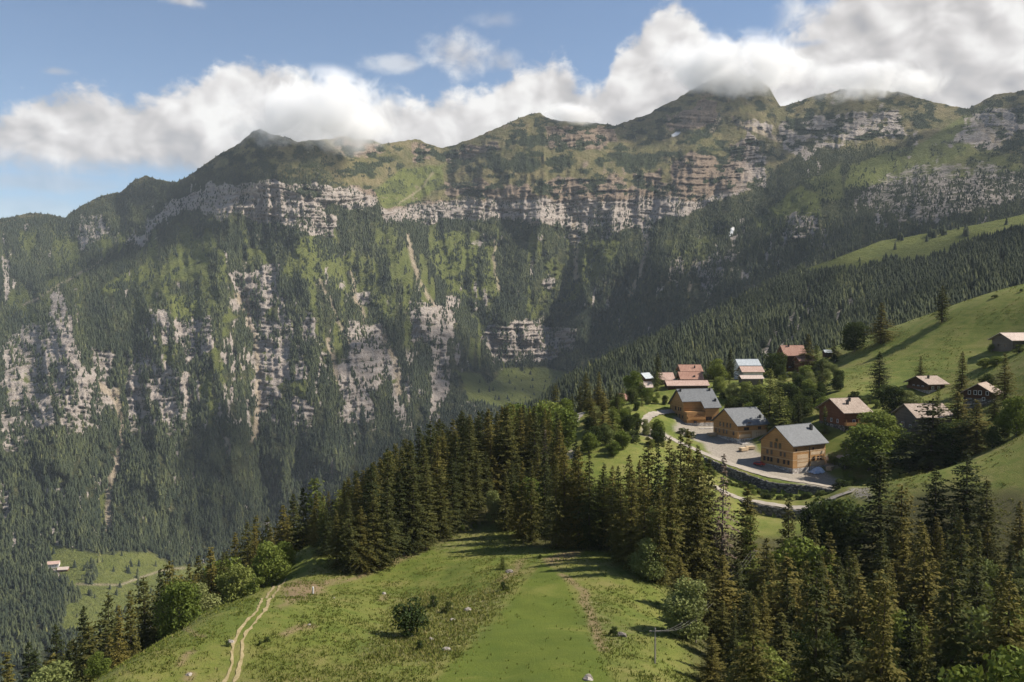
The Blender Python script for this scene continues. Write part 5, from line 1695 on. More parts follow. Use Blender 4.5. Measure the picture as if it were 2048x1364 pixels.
def broad_crown(name, m, seed, H=12.0, lobes=9, rx=0.34, n=4200, leaf=0.30, z0=0.06, bushy=False):
    """leaves on the outer shells of many uneven lobes, with gaps between them"""
    rng = np.random.default_rng(seed)
    L_ = []
    for k in range(lobes):
        a = rng.uniform(0, 6.283)
        zc = rng.uniform(z0 + 0.06, 0.86)
        env = math.sin(math.pi * min(1.0, max(0.06, (zc - z0 + 0.12) / (1.10 - z0)))) ** 0.6
        rr = rng.uniform(0.1, 0.75) * rx * env
        L_.append((H * rr * math.cos(a), H * rr * math.sin(a), H * zc, H * rng.uniform(0.10, 0.19) * (0.75 + 0.5 * env)))
    if not bushy:
        L_.append((0, 0, H * 0.52, H * rx * 0.74))
        L_.append((0, 0, H * 0.28, H * rx * 0.66))
    L_.append((0.03 * H, -0.02 * H, H * (0.5 if bushy else 0.82), H * rx * 0.42))
    L_ = np.array(L_)
    wgt = L_[:, 3] ** 2
    li = rng.choice(len(L_), n, p=wgt / wgt.sum())
    d = rng.normal(0, 1, (n, 3))
    d /= np.linalg.norm(d, axis=1)[:, None]
    rad = L_[li, 3] * rng.uniform(0.55, 1.08, n) ** 0.6
    # twiggy clumps: leaves gather in tufts
    tuft = 0.14 * np.sin(d[:, 0] * 9 + li) * np.sin(d[:, 1] * 8 + 2 * li) * np.sin(d[:, 2] * 9 + li)
    C_ = L_[li, :3] + d * (rad * (1 + 1.6 * tuft))[:, None] * np.array([1, 1, 0.86])
    nrm = d * 0.6 + rng.normal(0, 0.6, (n, 3))
    nrm /= np.linalg.norm(nrm, axis=1)[:, None]
    tg = np.cross(nrm, rng.normal(0, 1, (n, 3)))
    tg /= np.linalg.norm(tg, axis=1)[:, None]
    bt = np.cross(nrm, tg)
    s = leaf * rng.uniform(0.6, 1.35, n)[:, None]
    V_ = np.stack([C_ - tg * s, C_ - bt * s * 0.55, C_ + tg * s, C_ + bt * s * 0.55], 1)
    keep = V_[:, :, 2].min(1) > 0.02 * H
    V_ = V_[keep]
    nf = len(V_)
    me = mesh_from(name, V_.reshape(-1, 3), np.arange(nf * 4).reshape(nf, 4))
    me.materials.append(m)
    return me, L_


def broad_trunk(name, lobes, H=12.0, r=0.24, m=None):
    q = MB()
    q.tube([(0, 0, -1.5), (0, 0, 0.3), (0.1, 0.05, H * 0.3), (0, 0, H * 0.6), (0, 0, H * 0.8)], [r * 1.3, r, r * 0.75, r * 0.45, r * 0.15], 7)
    for lx, ly, lz, lr in lobes[:7]:
        z = min(lz * 0.5, H * 0.45)
        q.tube([(0, 0, z), (lx * 0.5, ly * 0.5, (z + lz) * 0.52), (lx, ly, lz)], [r * 0.45, r * 0.28, r * 0.08], 5, cap=False)
    me = q.mesh(name)
    me.materials.append(m or BARK_L)
    return me


PROTO = {}
PROTO['spruce'] = [(conifer_trunk('trunk'), conifer_crown('crown', L_SPRUCE, 11 + i, 25.0, R_, whorl=w_, droop=d_, lean_taper=tp, low=lo), 25.0)
                   for i, (R_, w_, d_, tp, lo) in enumerate(((7.8, 0.70, 0.36, 0.88, 0.03), (8.6, 0.72, 0.30, 0.84, 0.03), (7.2, 0.66, 0.42, 0.92, 0.04), (8.0, 0.70, 0.34, 0.78, 0.03), (7.0, 0.66, 0.30, 0.84, 0.08), (7.8, 0.78, 0.40, 0.86, 0.04)))]
PROTO['larch'] = [(conifer_trunk('trunk', 20.0, 0.26, BARK), conifer_crown('crown', L_LARCH, 31 + i, 20.0, R_, whorl=0.62, droop=0.16, lean_taper=tp, density=0.8), 20.0) for i, (R_, tp) in enumerate(((5.4, 0.62), (5.0, 0.72)))]
PROTO['dead'] = [(conifer_trunk('trunk', 25.0, 0.30, BARK_L), conifer_crown('crown', L_DEAD, 41, 25.0, 5.4, whorl=0.8, droop=0.5, lean_taper=0.8, density=0.62, low=0.06), 25.0)]


def broad_proto(mat_, seed, **kw):
    cr, lb = broad_crown('crown', mat_, seed, **kw)
    return (broad_trunk('trunk', lb, kw.get('H', 12.0)), cr, kw.get('H', 12.0))


PROTO['broad'] = [broad_proto(L_BROAD, 51, lobes=12, rx=0.38, n=6200), broad_proto(L_BROAD, 52, lobes=14, rx=0.46, n=7000), broad_proto(L_BROAD, 53, lobes=10, rx=0.32, n=5200)]
PROTO['dark'] = [broad_proto(L_DARKB, 61, lobes=12, rx=0.46, n=6600), broad_proto(L_DARKB, 62, lobes=10, rx=0.40, n=5800)]
PROTO['silver'] = [broad_proto(L_SILVER, 71, lobes=11, rx=0.33, n=6400, leaf=0.26), broad_proto(L_SILVER, 72, lobes=13, rx=0.44, n=7000, leaf=0.26)]
PROTO['bush'] = [broad_proto(L_BROAD, 81, H=5.0, lobes=17, rx=0.66, n=2300, leaf=0.20, z0=0.02, bushy=True), broad_proto(L_BROAD, 82, H=5.0, lobes=15, rx=0.56, n=2000, leaf=0.20, z0=0.02, bushy=True)]
PROTO['darkbush'] = [broad_proto(L_DARKB, 91, H=5.0, lobes=17, rx=0.70, n=2000, leaf=0.20, z0=0.02, bushy=True), broad_proto(L_DARKB, 92, H=5.0, lobes=14, rx=0.58, n=1700, leaf=0.20, z0=0.02, bushy=True)]
PROTO['scrub'] = [broad_proto(L_DARKB, 95, H=6.0, lobes=22, rx=0.62, n=1500, leaf=0.26, z0=0.05, bushy=True)]
KIND = {'spruce': ('spruce_tree', 'spruce tree'), 'larch': ('larch_tree', 'larch tree'), 'dead': ('dead_spruce', 'dead tree'), 'broad': ('broadleaf_tree', 'broadleaf tree'), 'dark': ('broadleaf_tree', 'broadleaf tree'),
        'silver': ('willow_tree', 'willow tree'), 'bush': ('bush', 'bush'), 'darkbush': ('bush', 'bush'), 'scrub': ('shrub_tree', 'shrub')}
trng = random.Random(5)
NEAR = []


FILL = []


def put_tree(kind, x, y, h, label, group, wide=1.0, var=None, fill=False):
    if fill and kind == 'spruce':
        NEAR.append((x, y, h))
        FILL.append((h / y, x, y, h, label, group, wide))
        return None
    pr = PROTO[kind]
    tk, cr, H0 = pr[var if var is not None else trng.randrange(len(pr))]
    name, cat = KIND[kind]
    z = hill(x, y)
    s = h / H0
    sw = s * wide * trng.uniform(0.80, 1.16)
    if kind in ('spruce', 'dead', 'larch'):
        sw = max(sw, 0.55 * s ** 0.5 * wide)
    root = empty(name, (x, y, z - 0.1), trng.uniform(0, 6.28))
    root.scale = (sw, sw, s)
    root.rotation_euler[0] = trng.gauss(0, 0.012)
    root.rotation_euler[1] = trng.gauss(0, 0.012)
    tag(root, label, cat, group)
    for nm, me_ in (('trunk', tk), ('crown', cr)):
        o = bpy.data.objects.new(nm, me_)
        col.objects.link(o)
        o.parent = root
    NEAR.append((x, y, h))
    return root


def tree(kind, px, top, Y, label, group=None, wide=1.0, var=None, hmin=2.0, hmax=33.0):
    """px, top: picture point of the tree's tip; Y: its depth"""
    v = at(px, top, Y)
    h = v.z - hill(v.x, v.y)
    h = min(max(h, hmin), {'bush': 4.2, 'darkbush': 3.6}.get(kind, hmax))
    return put_tree(kind, v.x, v.y, h, label, group, wide, var)


G1 = 'trees behind the left crest of the pasture'
G2 = 'spruces of the dense grove above the pasture'
G3 = 'wood in the lower right corner'
G4 = 'trees between the houses and the upper meadow'
G5 = 'trees round the bend of the gravel road'
# --- left crest
for a in [('spruce', 20, 1330, 134, 'dark spruce at the far lower left corner, cut by the frame'), ('spruce', 66, 1304, 139, 'dark spruce behind the pale round crown, lower left corner'), ('silver', 108, 1312, 128, 'pale rounded broadleaf crown at the bottom edge, lower left corner'),
          ('spruce', 140, 1278, 141, 'spruce left of the big broad spruce on the crest, lower left'), ('spruce', 181, 1240, 143, 'big broad spruce at the lower left, bright leafy crown beside it'), ('broad', 197, 1300, 121, 'bright green leafy tree right at the lower left end of the crest'),
          ('spruce', 234, 1212, 147, 'wide dark spruce on the crest just left of a taller pointed pair'), ('spruce', 260, 1178, 156, 'pointed dark spruce on the crest, taller of a close pair'), ('spruce', 290, 1153, 165, 'pointed spruce on the crest above the lower bend of its edge'),
          ('spruce', 318, 1136, 172, 'slender tall spruce left of the pale green round tree on the crest'), ('broad', 357, 1156, 163, 'pale green rounded tree standing on the crest between spruces'), ('spruce', 380, 1126, 180, 'dark spruce between two pale green round trees on the crest'),
          ('silver', 405, 1160, 171, 'small pale round tree right of the dark spruce on the crest'), ('spruce', 424, 1096, 190, 'dark spruce at the left of a dark pair on the crest'), ('spruce', 446, 1104, 188, 'dark spruce at the right of a dark pair on the crest'),
          ('broad', 474, 1122, 180, 'bright green tree in front of the dark spruce pair'), ('spruce', 497, 1040, 214, 'tall dark spruce behind the wide leafy tree of the crest'), ('broad', 533, 1076, 192, 'wide leafy tree with lit crown on the crest left of the track end'), ('broad', 568, 1082, 196, 'lower leafy tree where the crest meets the grove'),
          ('bush', 508, 1148, 172, 'tiny young leafy tree alone on the crest'), ('spruce', 533, 1032, 222, 'spruce behind the wide leafy crest tree'), ('spruce', 560, 1008, 226, 'spruce at the left shoulder of the grove'), ('spruce', 588, 985, 231, 'taller spruce near the left end of the grove'),
          ('spruce', 604, 974, 236, 'pointed spruce beside the pale larch, left end of the grove'), ('larch', 629, 958, 236, 'pale larch standing at the left end of the grove'), ('larch', 645, 1000, 215, 'small pale larch on the edge of the grove above the track end'), ('spruce', 575, 1030, 214, 'lower spruce in front of the grove shoulder')]:
    tree(*a[:4], a[4], G1)
for k in range(3000):
    px = trng.uniform(-40, 640)
    Y = trng.uniform(*[interp([(-40, 135), (215, 150), (400, 176), (500, 196), (640, 225)], px) + d for d in (7, 50)])
    x = (px - 1024) / F * Y
    if any((x - a) ** 2 + (Y - b) ** 2 < 4.6 ** 2 for a, b, _ in NEAR):
        continue
    lim = at(px, float(interp([(-40, 1350), (60, 1300), (140, 1265), (250, 1195), (320, 1150), (400, 1135), (480, 1060), (560, 1010), (640, 985)], px)) + trng.uniform(0, 40), Y).z - hill(x, Y)
    h = min(trng.uniform(16, 26), lim)
    if h > 9:
        put_tree('spruce' if trng.random() > 0.15 else 'broad', x, Y, h, 'tree in the closed belt that drops away behind the left crest of the pasture', G1, fill=True)
    if len(NEAR) > 95:
        break
for i, (px, top, Y) in enumerate([(10, 1290, 170), (60, 1270, 175), (115, 1245, 178), (165, 1205, 182), (215, 1185, 185), (345, 1120, 200), (400, 1110, 208), (470, 1062, 225), (515, 1030, 235), (-30, 1330, 150)]):
    tree('spruce', px, top, Y, 'spruce of the second row behind the left crest, only its tip showing', G1)

# --- the lone things of the pasture
tree('larch', 1006, 1112, 181, 'small lone young conifer on the pasture beside the rock outcrop', None, 1.5)
tree('scrub', 822, 1196, 135, 'loose dark leafy shrub tree alone in the middle of the pasture', None, 1.2, 0)
for i, (px, py, k, h, lbl) in enumerate([(866, 1215, 'darkbush', 2.2, 'dark bush right of the lone shrub tree on the pasture'), (895, 1225, 'darkbush', 2.0, 'low dark bush beside the larger pale rock in the weeds'), (795, 1245, 'bush', 1.8, 'light bush left of the lone shrub tree on the pasture'),
                                         (1008, 1180, 'darkbush', 1.6, 'low dark bush below the lone young conifer'), (1228, 1272, 'darkbush', 1.6, 'small dark bush touching the pale boulder on the right pasture'), (840, 1300, 'darkbush', 1.5, 'dark bush near the lower left side of the mown field'),                                          (905, 1195, 'bush', 1.2, 'tiny bush in the weeds above the mown field edge'), (455, 1292, 'darkbush', 0.9, 'tiny dark bush by the rock at the cart track bend'), (520, 1290, 'darkbush', 0.8, 'tiny dark bush on the slope right of the cart track'), (535, 1283, 'darkbush', 0.8, 'second tiny dark bush on the slope right of the cart track'),
                                         (1080, 1117, 'darkbush', 1.0, 'low dark bush at the tip of the mown field'), (925, 1062, 'bush', 1.8, 'lit bush at the upper edge of the pasture between the two stands'), (900, 1075, 'bush', 1.6, 'low lit bush at the grove foot near the pasture corner'), (950, 1056, 'bush', 1.4, 'low lit bush closest to the pasture corner between the two stands')]):
    g = ground(px, py)
    put_tree(k, g.x, g.y, h, lbl, 'bushes on the pasture')

# --- dense grove: front row by hand, then filled rows behind
for i, (px, top, Y) in enumerate([(628, 1045, 200), (650, 1010, 196), (672, 1018, 190), (700, 995, 188), (722, 1012, 189), (748, 980, 191), (772, 962, 194), (798, 948, 201), (825, 935, 203), (852, 925, 206), (880, 930, 217), (905, 915, 224), (930, 910, 232), (952, 905, 240), (974, 900, 247)]):
    tree('spruce', px, top, Y, 'dark spruce in the front row of the dense grove, trunk foot at the pasture edge', G2, 1.1)
sil = [(600, 1000), (650, 985), (700, 950), (740, 925), (800, 872), (850, 832), (900, 822), (950, 818), (1000, 806), (1050, 808), (1100, 812), (1140, 830)]
cand = []
for k in range(6000):
    px = trng.uniform(628, 1120)
    Yf = interp([(620, 202), (720, 194), (860, 215), (985, 250), (1120, 258)], px)
    Y = trng.uniform(Yf + 3, interp([(620, 262), (800, 285), (1000, 318), (1120, 300)], px))
    x = (px - 1024) / F * Y
    if any((x - a) ** 2 + (Y - b) ** 2 < 4.9 ** 2 for a, b, _ in NEAR):
        continue
    if px > 1095 and Y > 290:
        continue
    h = trng.uniform(20, 27.5)
    g = hill(x, Y)
    lim = at(px, float(interp(sil, px)) + trng.uniform(-4, 16), Y).z - g
    h = min(h, lim)
    if h < 12:
        continue
    back_ = lim - h < 2.0
    put_tree('spruce' if trng.random() > 0.035 else 'larch', x, Y, h, 'spruce in the closed middle of the dense grove, brown lit top among its neighbours' if not back_ else 'spruce on the skyline of the dense grove against the far dark slope', G2, 1.15, fill=True)
    if len(NEAR) > 285:
        break
print('grove', len(NEAR))
tree('dead', 1088, 858, 262, 'reddish brown dead conifer at the right end of the dense grove', None, 1.1)
# --- second stand below the houses, right of the corner of the pasture
for a in [('spruce', 1012, 945, 222), ('spruce', 1022, 918, 226), ('spruce', 1042, 925, 215), ('spruce', 1062, 918, 210), ('spruce', 1088, 900, 216), ('spruce', 1112, 912, 200), ('spruce', 1132, 885, 205), ('spruce', 1158, 892, 203), ('spruce', 1180, 905, 200), ('spruce', 1205, 925, 205),
          ('spruce', 1035, 905, 235), ('spruce', 1075, 890, 238), ('spruce', 1150, 880, 226), ('spruce', 1225, 930, 200)]:
    tree(*a, 'dark spruce of the second stand, shading the grass right of the pasture corner', 'second spruce stand above the mown field')
for a in [('broad', 1055, 948, 226, 'pale leafy tree among the spruces of the second stand'), ('broad', 1212, 945, 232, 'light green leafy tree right behind the second spruce stand'), ('broad', 1190, 965, 225, 'lower light leafy tree behind the second spruce stand'), ('silver', 988, 975, 230, 'thin pale sapling at the pasture corner before the dark spruces')]:
    tree(*a)
for a in [('spruce', 1258, 908, 198), ('spruce', 1240, 930, 192), ('spruce', 1278, 918, 206), ('spruce', 1297, 872, 214), ('spruce', 1337, 872, 215), ('spruce', 1318, 895, 203), ('spruce', 1361, 866, 212), ('spruce', 1378, 850, 216), ('spruce', 1400, 888, 204), ('spruce', 1418, 915, 200), ('spruce', 1350, 905, 196), ('spruce', 1395, 900, 192), ('spruce', 1270, 960, 186), ('spruce', 1262, 935, 182), ('spruce', 1290, 948, 177), ('spruce', 1320, 965, 172), ('spruce', 1340, 932, 176), ('spruce', 1244, 962, 186)]:
    tree(*a, 'tall spruce in the stand just below the gravel road, left of the dead brown spruce', 'tall spruces below the gravel road')
tree('dead', 1445, 905, 198, 'greyish brown dead spruce standing bare among green ones below the road', None, 1.0)
tree('silver', 1322, 1002, 180, 'silvery leafed tree in front of the dark spruces below the road', None, 0.85, 0)
tree('silver', 1300, 1075, 172, 'low silvery tree at the foot of the dark spruces by the meadow', None, 1.1, 1)
tree('silver', 1372, 1148, 139, 'rounded silvery willow standing free at the meadow edge, casting a long shadow', None, 1.3, 0)

# --- the big wood at the lower right
R_TREES = [('spruce', 1494, 974, 208, 'spruce with yellow green flank just below the lower road'), ('larch', 1502, 1030, 196, 'small yellow green conifer leaning on the spruce below the lower road'), ('spruce', 1581, 1003, 202, 'slim spruce before the lower end of the retaining wall'), ('spruce', 1535, 1074, 178, 'spruce below the grassy gap under the lower road'),
           ('broad', 1601, 1060, 188, 'light leafy tree between dark spruces under the retaining wall'), ('spruce', 1626, 1041, 190, 'brown tinted slim spruce under the end of the lower road'), ('spruce', 1660, 1068, 184, 'slim spruce beside the dark leafy clump at the road end'), ('dark', 1668, 996, 222, 'dark leafy clump at the end of the lower road'),
           ('dark', 1640, 1005, 230, 'dark leafy tree hiding the end of the lower road'), ('dark', 1700, 1010, 225, 'dark leafy tree right of the road end clump'), ('spruce', 1759, 908, 212, 'tall spruce crossing the lower meadow, left of a row of tips'), ('spruce', 1804, 970, 200, 'spruce right of the tall one in front of the lower meadow'),
           ('spruce', 1871, 933, 205, 'open crowned spruce in front of the sunny lower meadow'), ('spruce', 1937, 900, 205, 'tallest broad spruce before the lower meadow at the right'), ('spruce', 1978, 958, 195, 'dark spruce right of the tallest one before the lower meadow'), ('spruce', 2040, 1000, 185, 'dark spruce cut by the right edge, level with the lower meadow'),
           ('spruce', 1850, 1063, 152, 'huge pointed spruce in the centre of the lower right wood'), ('spruce', 1957, 1120, 150, 'small pointed spruce left of the right edge in the wood'), ('spruce', 1444, 1107, 152, 'brownish spruce tip of a pair above the willow'), ('spruce', 1474, 1115, 156, 'second brownish tip of the pair above the willow'),
           ('spruce', 1361, 1112, 158, 'narrow spruce rising just behind the rounded willow'), ('spruce', 1408, 1140, 150, 'spruce touching the right flank of the rounded willow'), ('spruce', 1498, 1181, 140, 'small spruce in the second row right of the willow'), ('spruce', 1573, 1107, 150, 'big dense spruce left of the centre of the lower right wood'),
           ('spruce', 1660, 1153, 144, 'narrow spruce in the dark gap of the lower right wood'), ('spruce', 1713, 1148, 142, 'spruce left of the leaf flanked spruce in the lower right wood'), ('spruce', 1763, 1152, 140, 'spruce with lit leafy flank in the lower right wood'), ('broad', 1790, 1200, 138, 'lit leafy tree leaning on a spruce in the lower right wood'),
           ('spruce', 1564, 1223, 122, 'pointed spruce near the bottom edge, centre of the wood'), ('broad', 1515, 1262, 117, 'bright leafy tree at the bottom edge of the wood'), ('spruce', 1618, 1314, 112, 'spruce tip just above the bottom edge'), ('spruce', 1424, 1268, 122, 'spruce right below the willow at the bottom edge'), ('spruce', 1444, 1200, 134, 'spruce right of the rounded willow, lower'),
           ('spruce', 1695, 1248, 120, 'wide spruce near the bottom edge right of the centre'), ('spruce', 1879, 1285, 112, 'spruce at the bottom edge left of the pale leafy trees'), ('silver', 1962, 1212, 122, 'pale leafy tree lit from the right near the right edge'), ('broad', 2022, 1204, 124, 'pale leafy tree cut by the right edge'), ('broad', 2020, 1278, 96, 'large olive leafy tree in the bottom right corner'),
           ('spruce', 1755, 1270, 116, 'spruce near the bottom edge below the leaf flanked spruce'), ('spruce', 1480, 1290, 112, 'spruce left of the bright leafy tree at the bottom edge'), ('spruce', 1820, 1210, 130, 'spruce left of the huge pointed one'), ('spruce', 1900, 1190, 138, 'spruce right of the huge pointed one')]
for a in R_TREES:
    tree(*a[:4], a[4], G3, 1.4 if a[0] == 'spruce' else 1.0, hmax=30.0 if a[0] == 'spruce' else 21.0)
n0 = len(NEAR)
silR = [(1400, 1180), (1450, 1120), (1500, 1180), (1540, 1090), (1620, 1060), (1700, 1060), (1760, 1000), (1800, 985), (1870, 990), (1940, 960), (2000, 1000), (2120, 1010)]
for k in range(6000):
    px, Y = trng.uniform(1445, 2120), trng.uniform(102, 205)
    x = (px - 1024) / F * Y
    if any((x - a) ** 2 + (Y - b) ** 2 < 5.7 ** 2 for a, b, _ in NEAR):
        continue
    if Y > interp([(1400, 165), (1500, 170), (1560, 176), (1700, 196), (1800, 200), (2120, 205)], px):
        continue
    g = hill(x, Y)
    h = min(trng.uniform(18, 28), at(px, float(interp(silR, px)) + trng.uniform(15, 80), Y).z - g)
    if h < 7:
        continue
    kd = 'spruce' if trng.random() > 0.24 or Y < 118 or px < 1500 else trng.choice(['broad', 'dark', 'silver'])
    put_tree(kd, x, Y, h if kd == 'spruce' else min(h, 13.0), 'shaded tree standing between taller ones in the lower right wood', G3, fill=True)
    if len(NEAR) - n0 > 150:
        break
print('wood', len(NEAR) - n0)

# --- between the houses and on the upper meadow
for a in [('spruce', 1759, 702, 372, 'lone well shaped spruce on the upper meadow left of the broad roofed chalet', 1.25), ('spruce', 1842, 712, 384, 'small spruce tip right behind the broad roofed chalet', 0.9), ('spruce', 1925, 702, 352, 'full spruce right of the broad roofed chalet', 1.1), ('spruce', 2011, 706, 315, 'tallest dark spruce beside the chalet with pale gable windows', 1.0),
          ('dark', 1974, 746, 345, 'small dark cone shaped tree behind the chalet with gable windows', 1.0), ('spruce', 1763, 606, 452, 'dark broad spruce on the meadow crest, the taller of two near the skyline', 1.35), ('dark', 1710, 644, 462, 'dark round tree on the meadow crest left of the broad spruce', 1.1), ('spruce', 1885, 570, 436, 'single dark spruce high on the meadow skyline', 1.25),
          ('spruce', 1668, 676, 470, 'slim dark tree at the lower end of the meadow crest', 1.1), ('spruce', 1618, 668, 462, 'dark spruce right behind the terracotta roofed top chalet', 1.2), ('larch', 1633, 690, 452, 'olive larch before the dark spruce at the top chalet', 1.1), ('spruce', 1645, 722, 388, 'full grown spruce at the left end of the upper meadow', 1.15),
          ('larch', 1540, 738, 362, 'large pale larch in the middle between the new houses and the white house', 1.25), ('larch', 1560, 775, 350, 'lower pale larch leaning on the large one', 1.3), ('spruce', 1461, 697, 440, 'dark spruce left of the white walled house', 1.2), ('broad', 1436, 714, 432, 'light green birch left of the dark spruce by the white house', 0.8), ('spruce', 1417, 722, 440, 'dark low spruce right of the terracotta roofs', 1.2),
          ('spruce', 1316, 704, 430, 'slim dark spruce at the left end of the hamlet', 0.95), ('larch', 1314, 742, 416, 'pale larch in front of the slim dark spruce', 0.9), ('broad', 1268, 738, 425, 'light slender broadleaf left of the cream roofed shed', 0.75), ('bush', 1496, 757, 405, 'dark round bush before the flat shed', 1.2), ('silver', 1466, 764, 402, 'yellowish shrub tree behind the farthest slate roof', 1.2),
          ('darkbush', 1472, 794, 390, 'dark hedge bush behind the farthest slate roof', 1.4), ('darkbush', 1490, 797, 388, 'dark hedge bush at the edge of the small lawn', 1.3), ('broad', 1440, 752, 412, 'light tree between terracotta roofs and small lawn', 0.9), ('dark', 1580, 765, 385, 'deep green tree right of the large larch', 1.1), ('dark', 1604, 790, 360, 'dark tree above the nearest slate roof', 1.0), ('spruce', 1598, 800, 345, 'small dark conifer right above the nearest slate roof', 1.2),
          ('larch', 1650, 812, 335, 'slim light tree left of the chalet with roof vents', 1.0), ('dark', 1625, 775, 372, 'deep green tree left of the full grown spruce', 1.0), ('broad', 1757, 820, 316, 'light green leafy tree right of the chalet with roof vents', 1.25), ('broad', 1738, 846, 306, 'bright leafy shrub tree below the wooden balcony', 1.25), ('dark', 1785, 770, 345, 'dark tree under the lone spruce of the meadow', 1.1),
          ('silver', 1818, 777, 342, 'olive shrub tree below the broad roofed chalet', 1.4), ('larch', 1876, 775, 322, 'slender pale tree before the broad roofed chalet', 0.8), ('spruce', 1866, 795, 281, 'broad spruce hiding half of the grey brown chalet', 1.9), ('spruce', 1954, 798, 270, 'broad brownish spruce right of the grey brown chalet', 1.9), ('spruce', 1918, 783, 300, 'brown tinted spruce behind the two broad ones', 1.6), ('dark', 1905, 842, 276, 'dark leafy tree between the two broad spruces below the chalets', 1.1), ('dark', 1820, 862, 292, 'dark leafy tree at the left foot of the broad spruce', 0.9), ('dark', 1985, 850, 262, 'dark leafy tree right of the broad brownish spruce', 1.0),
          ('broad', 2034, 790, 262, 'pale tall leafy tree at the right edge', 1.0), ('dark', 2010, 850, 268, 'dark leafy tree at the right edge beside the pale one', 1.1), ('spruce', 1990, 775, 300, 'dark spruce behind the pale leafy tree at the right edge', 1.2), ('bush', 1972, 668, 375, 'large leafy bush left of the pale roofed barn', 1.5), ('bush', 1995, 676, 370, 'second large leafy bush before the pale roofed barn', 1.4), ('bush', 1984, 643, 392, 'light upright bush left of the pale roof corner', 0.8),
          ('darkbush', 2038, 686, 372, 'dark bush under the pale barn roof at the right edge', 1.2), ('darkbush', 2042, 596, 425, 'dark bush on the skyline at the right edge', 1.2), ('darkbush', 1990, 600, 432, 'low dark bush on the meadow skyline', 1.6), ('darkbush', 1690, 868, 312, 'round bush behind the right corner of the nearest larch chalet', 1.2), ('bush', 1668, 862, 318, 'lit bush between chalet with vents and the nearest larch chalet', 1.2),
          ('darkbush', 1700, 925, 290, 'dark shrub right of the blue tarp', 1.2), ('bush', 1722, 930, 284, 'olive shrub on the slope right of the blue tarp', 1.3), ('darkbush', 1680, 935, 292, 'dark shrub next to the blue tarp', 1.1), ('bush', 1745, 915, 288, 'lit shrub on the slope below the bright leafy shrub tree', 1.1), ('bush', 1700, 905, 300, 'low shrub above the blue tarp', 1.1), ('darkbush', 1765, 880, 300, 'dark bush at the top edge of the shaded meadow', 1.3),
          ('darkbush', 1382, 862, 352, 'dark shrub on the bank below the farthest larch chalet', 1.3), ('darkbush', 1365, 855, 356, 'dark shrub on the bank at the road bend', 1.3), ('broad', 1520, 768, 392, 'light leafy tree behind the large larch', 1.0), ('dark', 1330, 790, 392, 'dark shrub tree left of the farthest larch chalet', 0.8), ('dark', 1550, 705, 470, 'dark tree left below the topmost chalet', 1.0), ('bush', 1580, 742, 455, 'bush below the topmost chalet', 1.4), ('bush', 1612, 752, 440, 'lit bush right below the topmost chalet', 1.4)]:
    tree(*a[:4], a[4], G4, a[5] * (1.3 if a[0] == 'spruce' else 1.25), hmin=1.5)
# --- round the road bend and the lane on the spur
for a in [('spruce', 1111, 766, 352, 'pointed spruce alone against the shaded basin at the spur end', 1.0), ('broad', 1095, 798, 318, 'light green tree left of the lane on the spur', 1.0), ('broad', 1122, 808, 308, 'tall light green tree right before the lane', 0.9), ('broad', 1130, 792, 352, 'light leafy tree behind the lane', 0.9), ('broad', 1036, 797, 318, 'pale birch rising from the grove skyline', 0.7), ('broad', 1086, 800, 300, 'pale birch rising from the right end of the grove', 0.7),
          ('spruce', 1172, 744, 362, 'tall spruce right of the lane, the left of a close pair', 1.0), ('spruce', 1197, 744, 372, 'tall dark spruce right of the lane, the right of a close pair', 1.1), ('spruce', 1180, 780, 338, 'lit spruce in front of the tall pair by the lane', 1.2), ('spruce', 1206, 784, 330, 'lit spruce with wide skirt before the road bend', 1.3), ('larch', 1226, 812, 318, 'yellow green conifer left of the road bend', 1.2), ('spruce', 1234, 780, 362, 'small spruce left of the tiny red roof', 1.1),
          ('spruce', 1190, 820, 312, 'spruce over the dark shade right of the lane', 1.2), ('broad', 1294, 775, 396, 'large light green tree above the road bend', 1.35), ('broad', 1310, 792, 390, 'light tree left of the farthest larch chalet', 1.1), ('dark', 1273, 803, 372, 'upright deep green tree above the road bend', 0.9), ('silver', 1256, 812, 366, 'grey green tree under the tiny red roof', 1.0), ('broad', 1244, 858, 298, 'bright round leafy tree below the road bend', 1.2), ('broad', 1228, 880, 292, 'bright leafy shrub left of the round one below the bend', 1.3),
          ('broad', 1262, 862, 322, 'leafy tree touching the gravel bend from below', 1.0), ('silver', 1295, 872, 322, 'olive shrub on the bank below the gravel bend', 1.2), ('broad', 1178, 862, 296, 'leafy tree at the end of the lane', 1.0), ('spruce', 1150, 905, 262, 'spruce covering the lower end of the lane', 1.0), ('spruce', 1125, 925, 258, 'spruce tip just left of the lane end', 0.9), ('bush', 1112, 870, 310, 'lit bush on the left bank of the lane', 1.3), ('bush', 1105, 900, 296, 'lit bush lower on the left bank of the lane', 1.3),
          ('broad', 1160, 940, 246, 'light leafy tree in front of the shade below the bend', 1.0), ('spruce', 1145, 786, 375, 'small spruce tip behind the lane', 1.0), ('spruce', 1222, 768, 385, 'dark spruce tip behind the tiny red roof trees', 1.0), ('spruce', 1160, 770, 372, 'low spruce left of the tall pair by the lane', 1.0), ('larch', 1246, 775, 380, 'larch just left of the tiny red roof', 0.9)]:
    tree(*a[:4], a[4], G5, a[5] * 1.2, hmin=1.5)
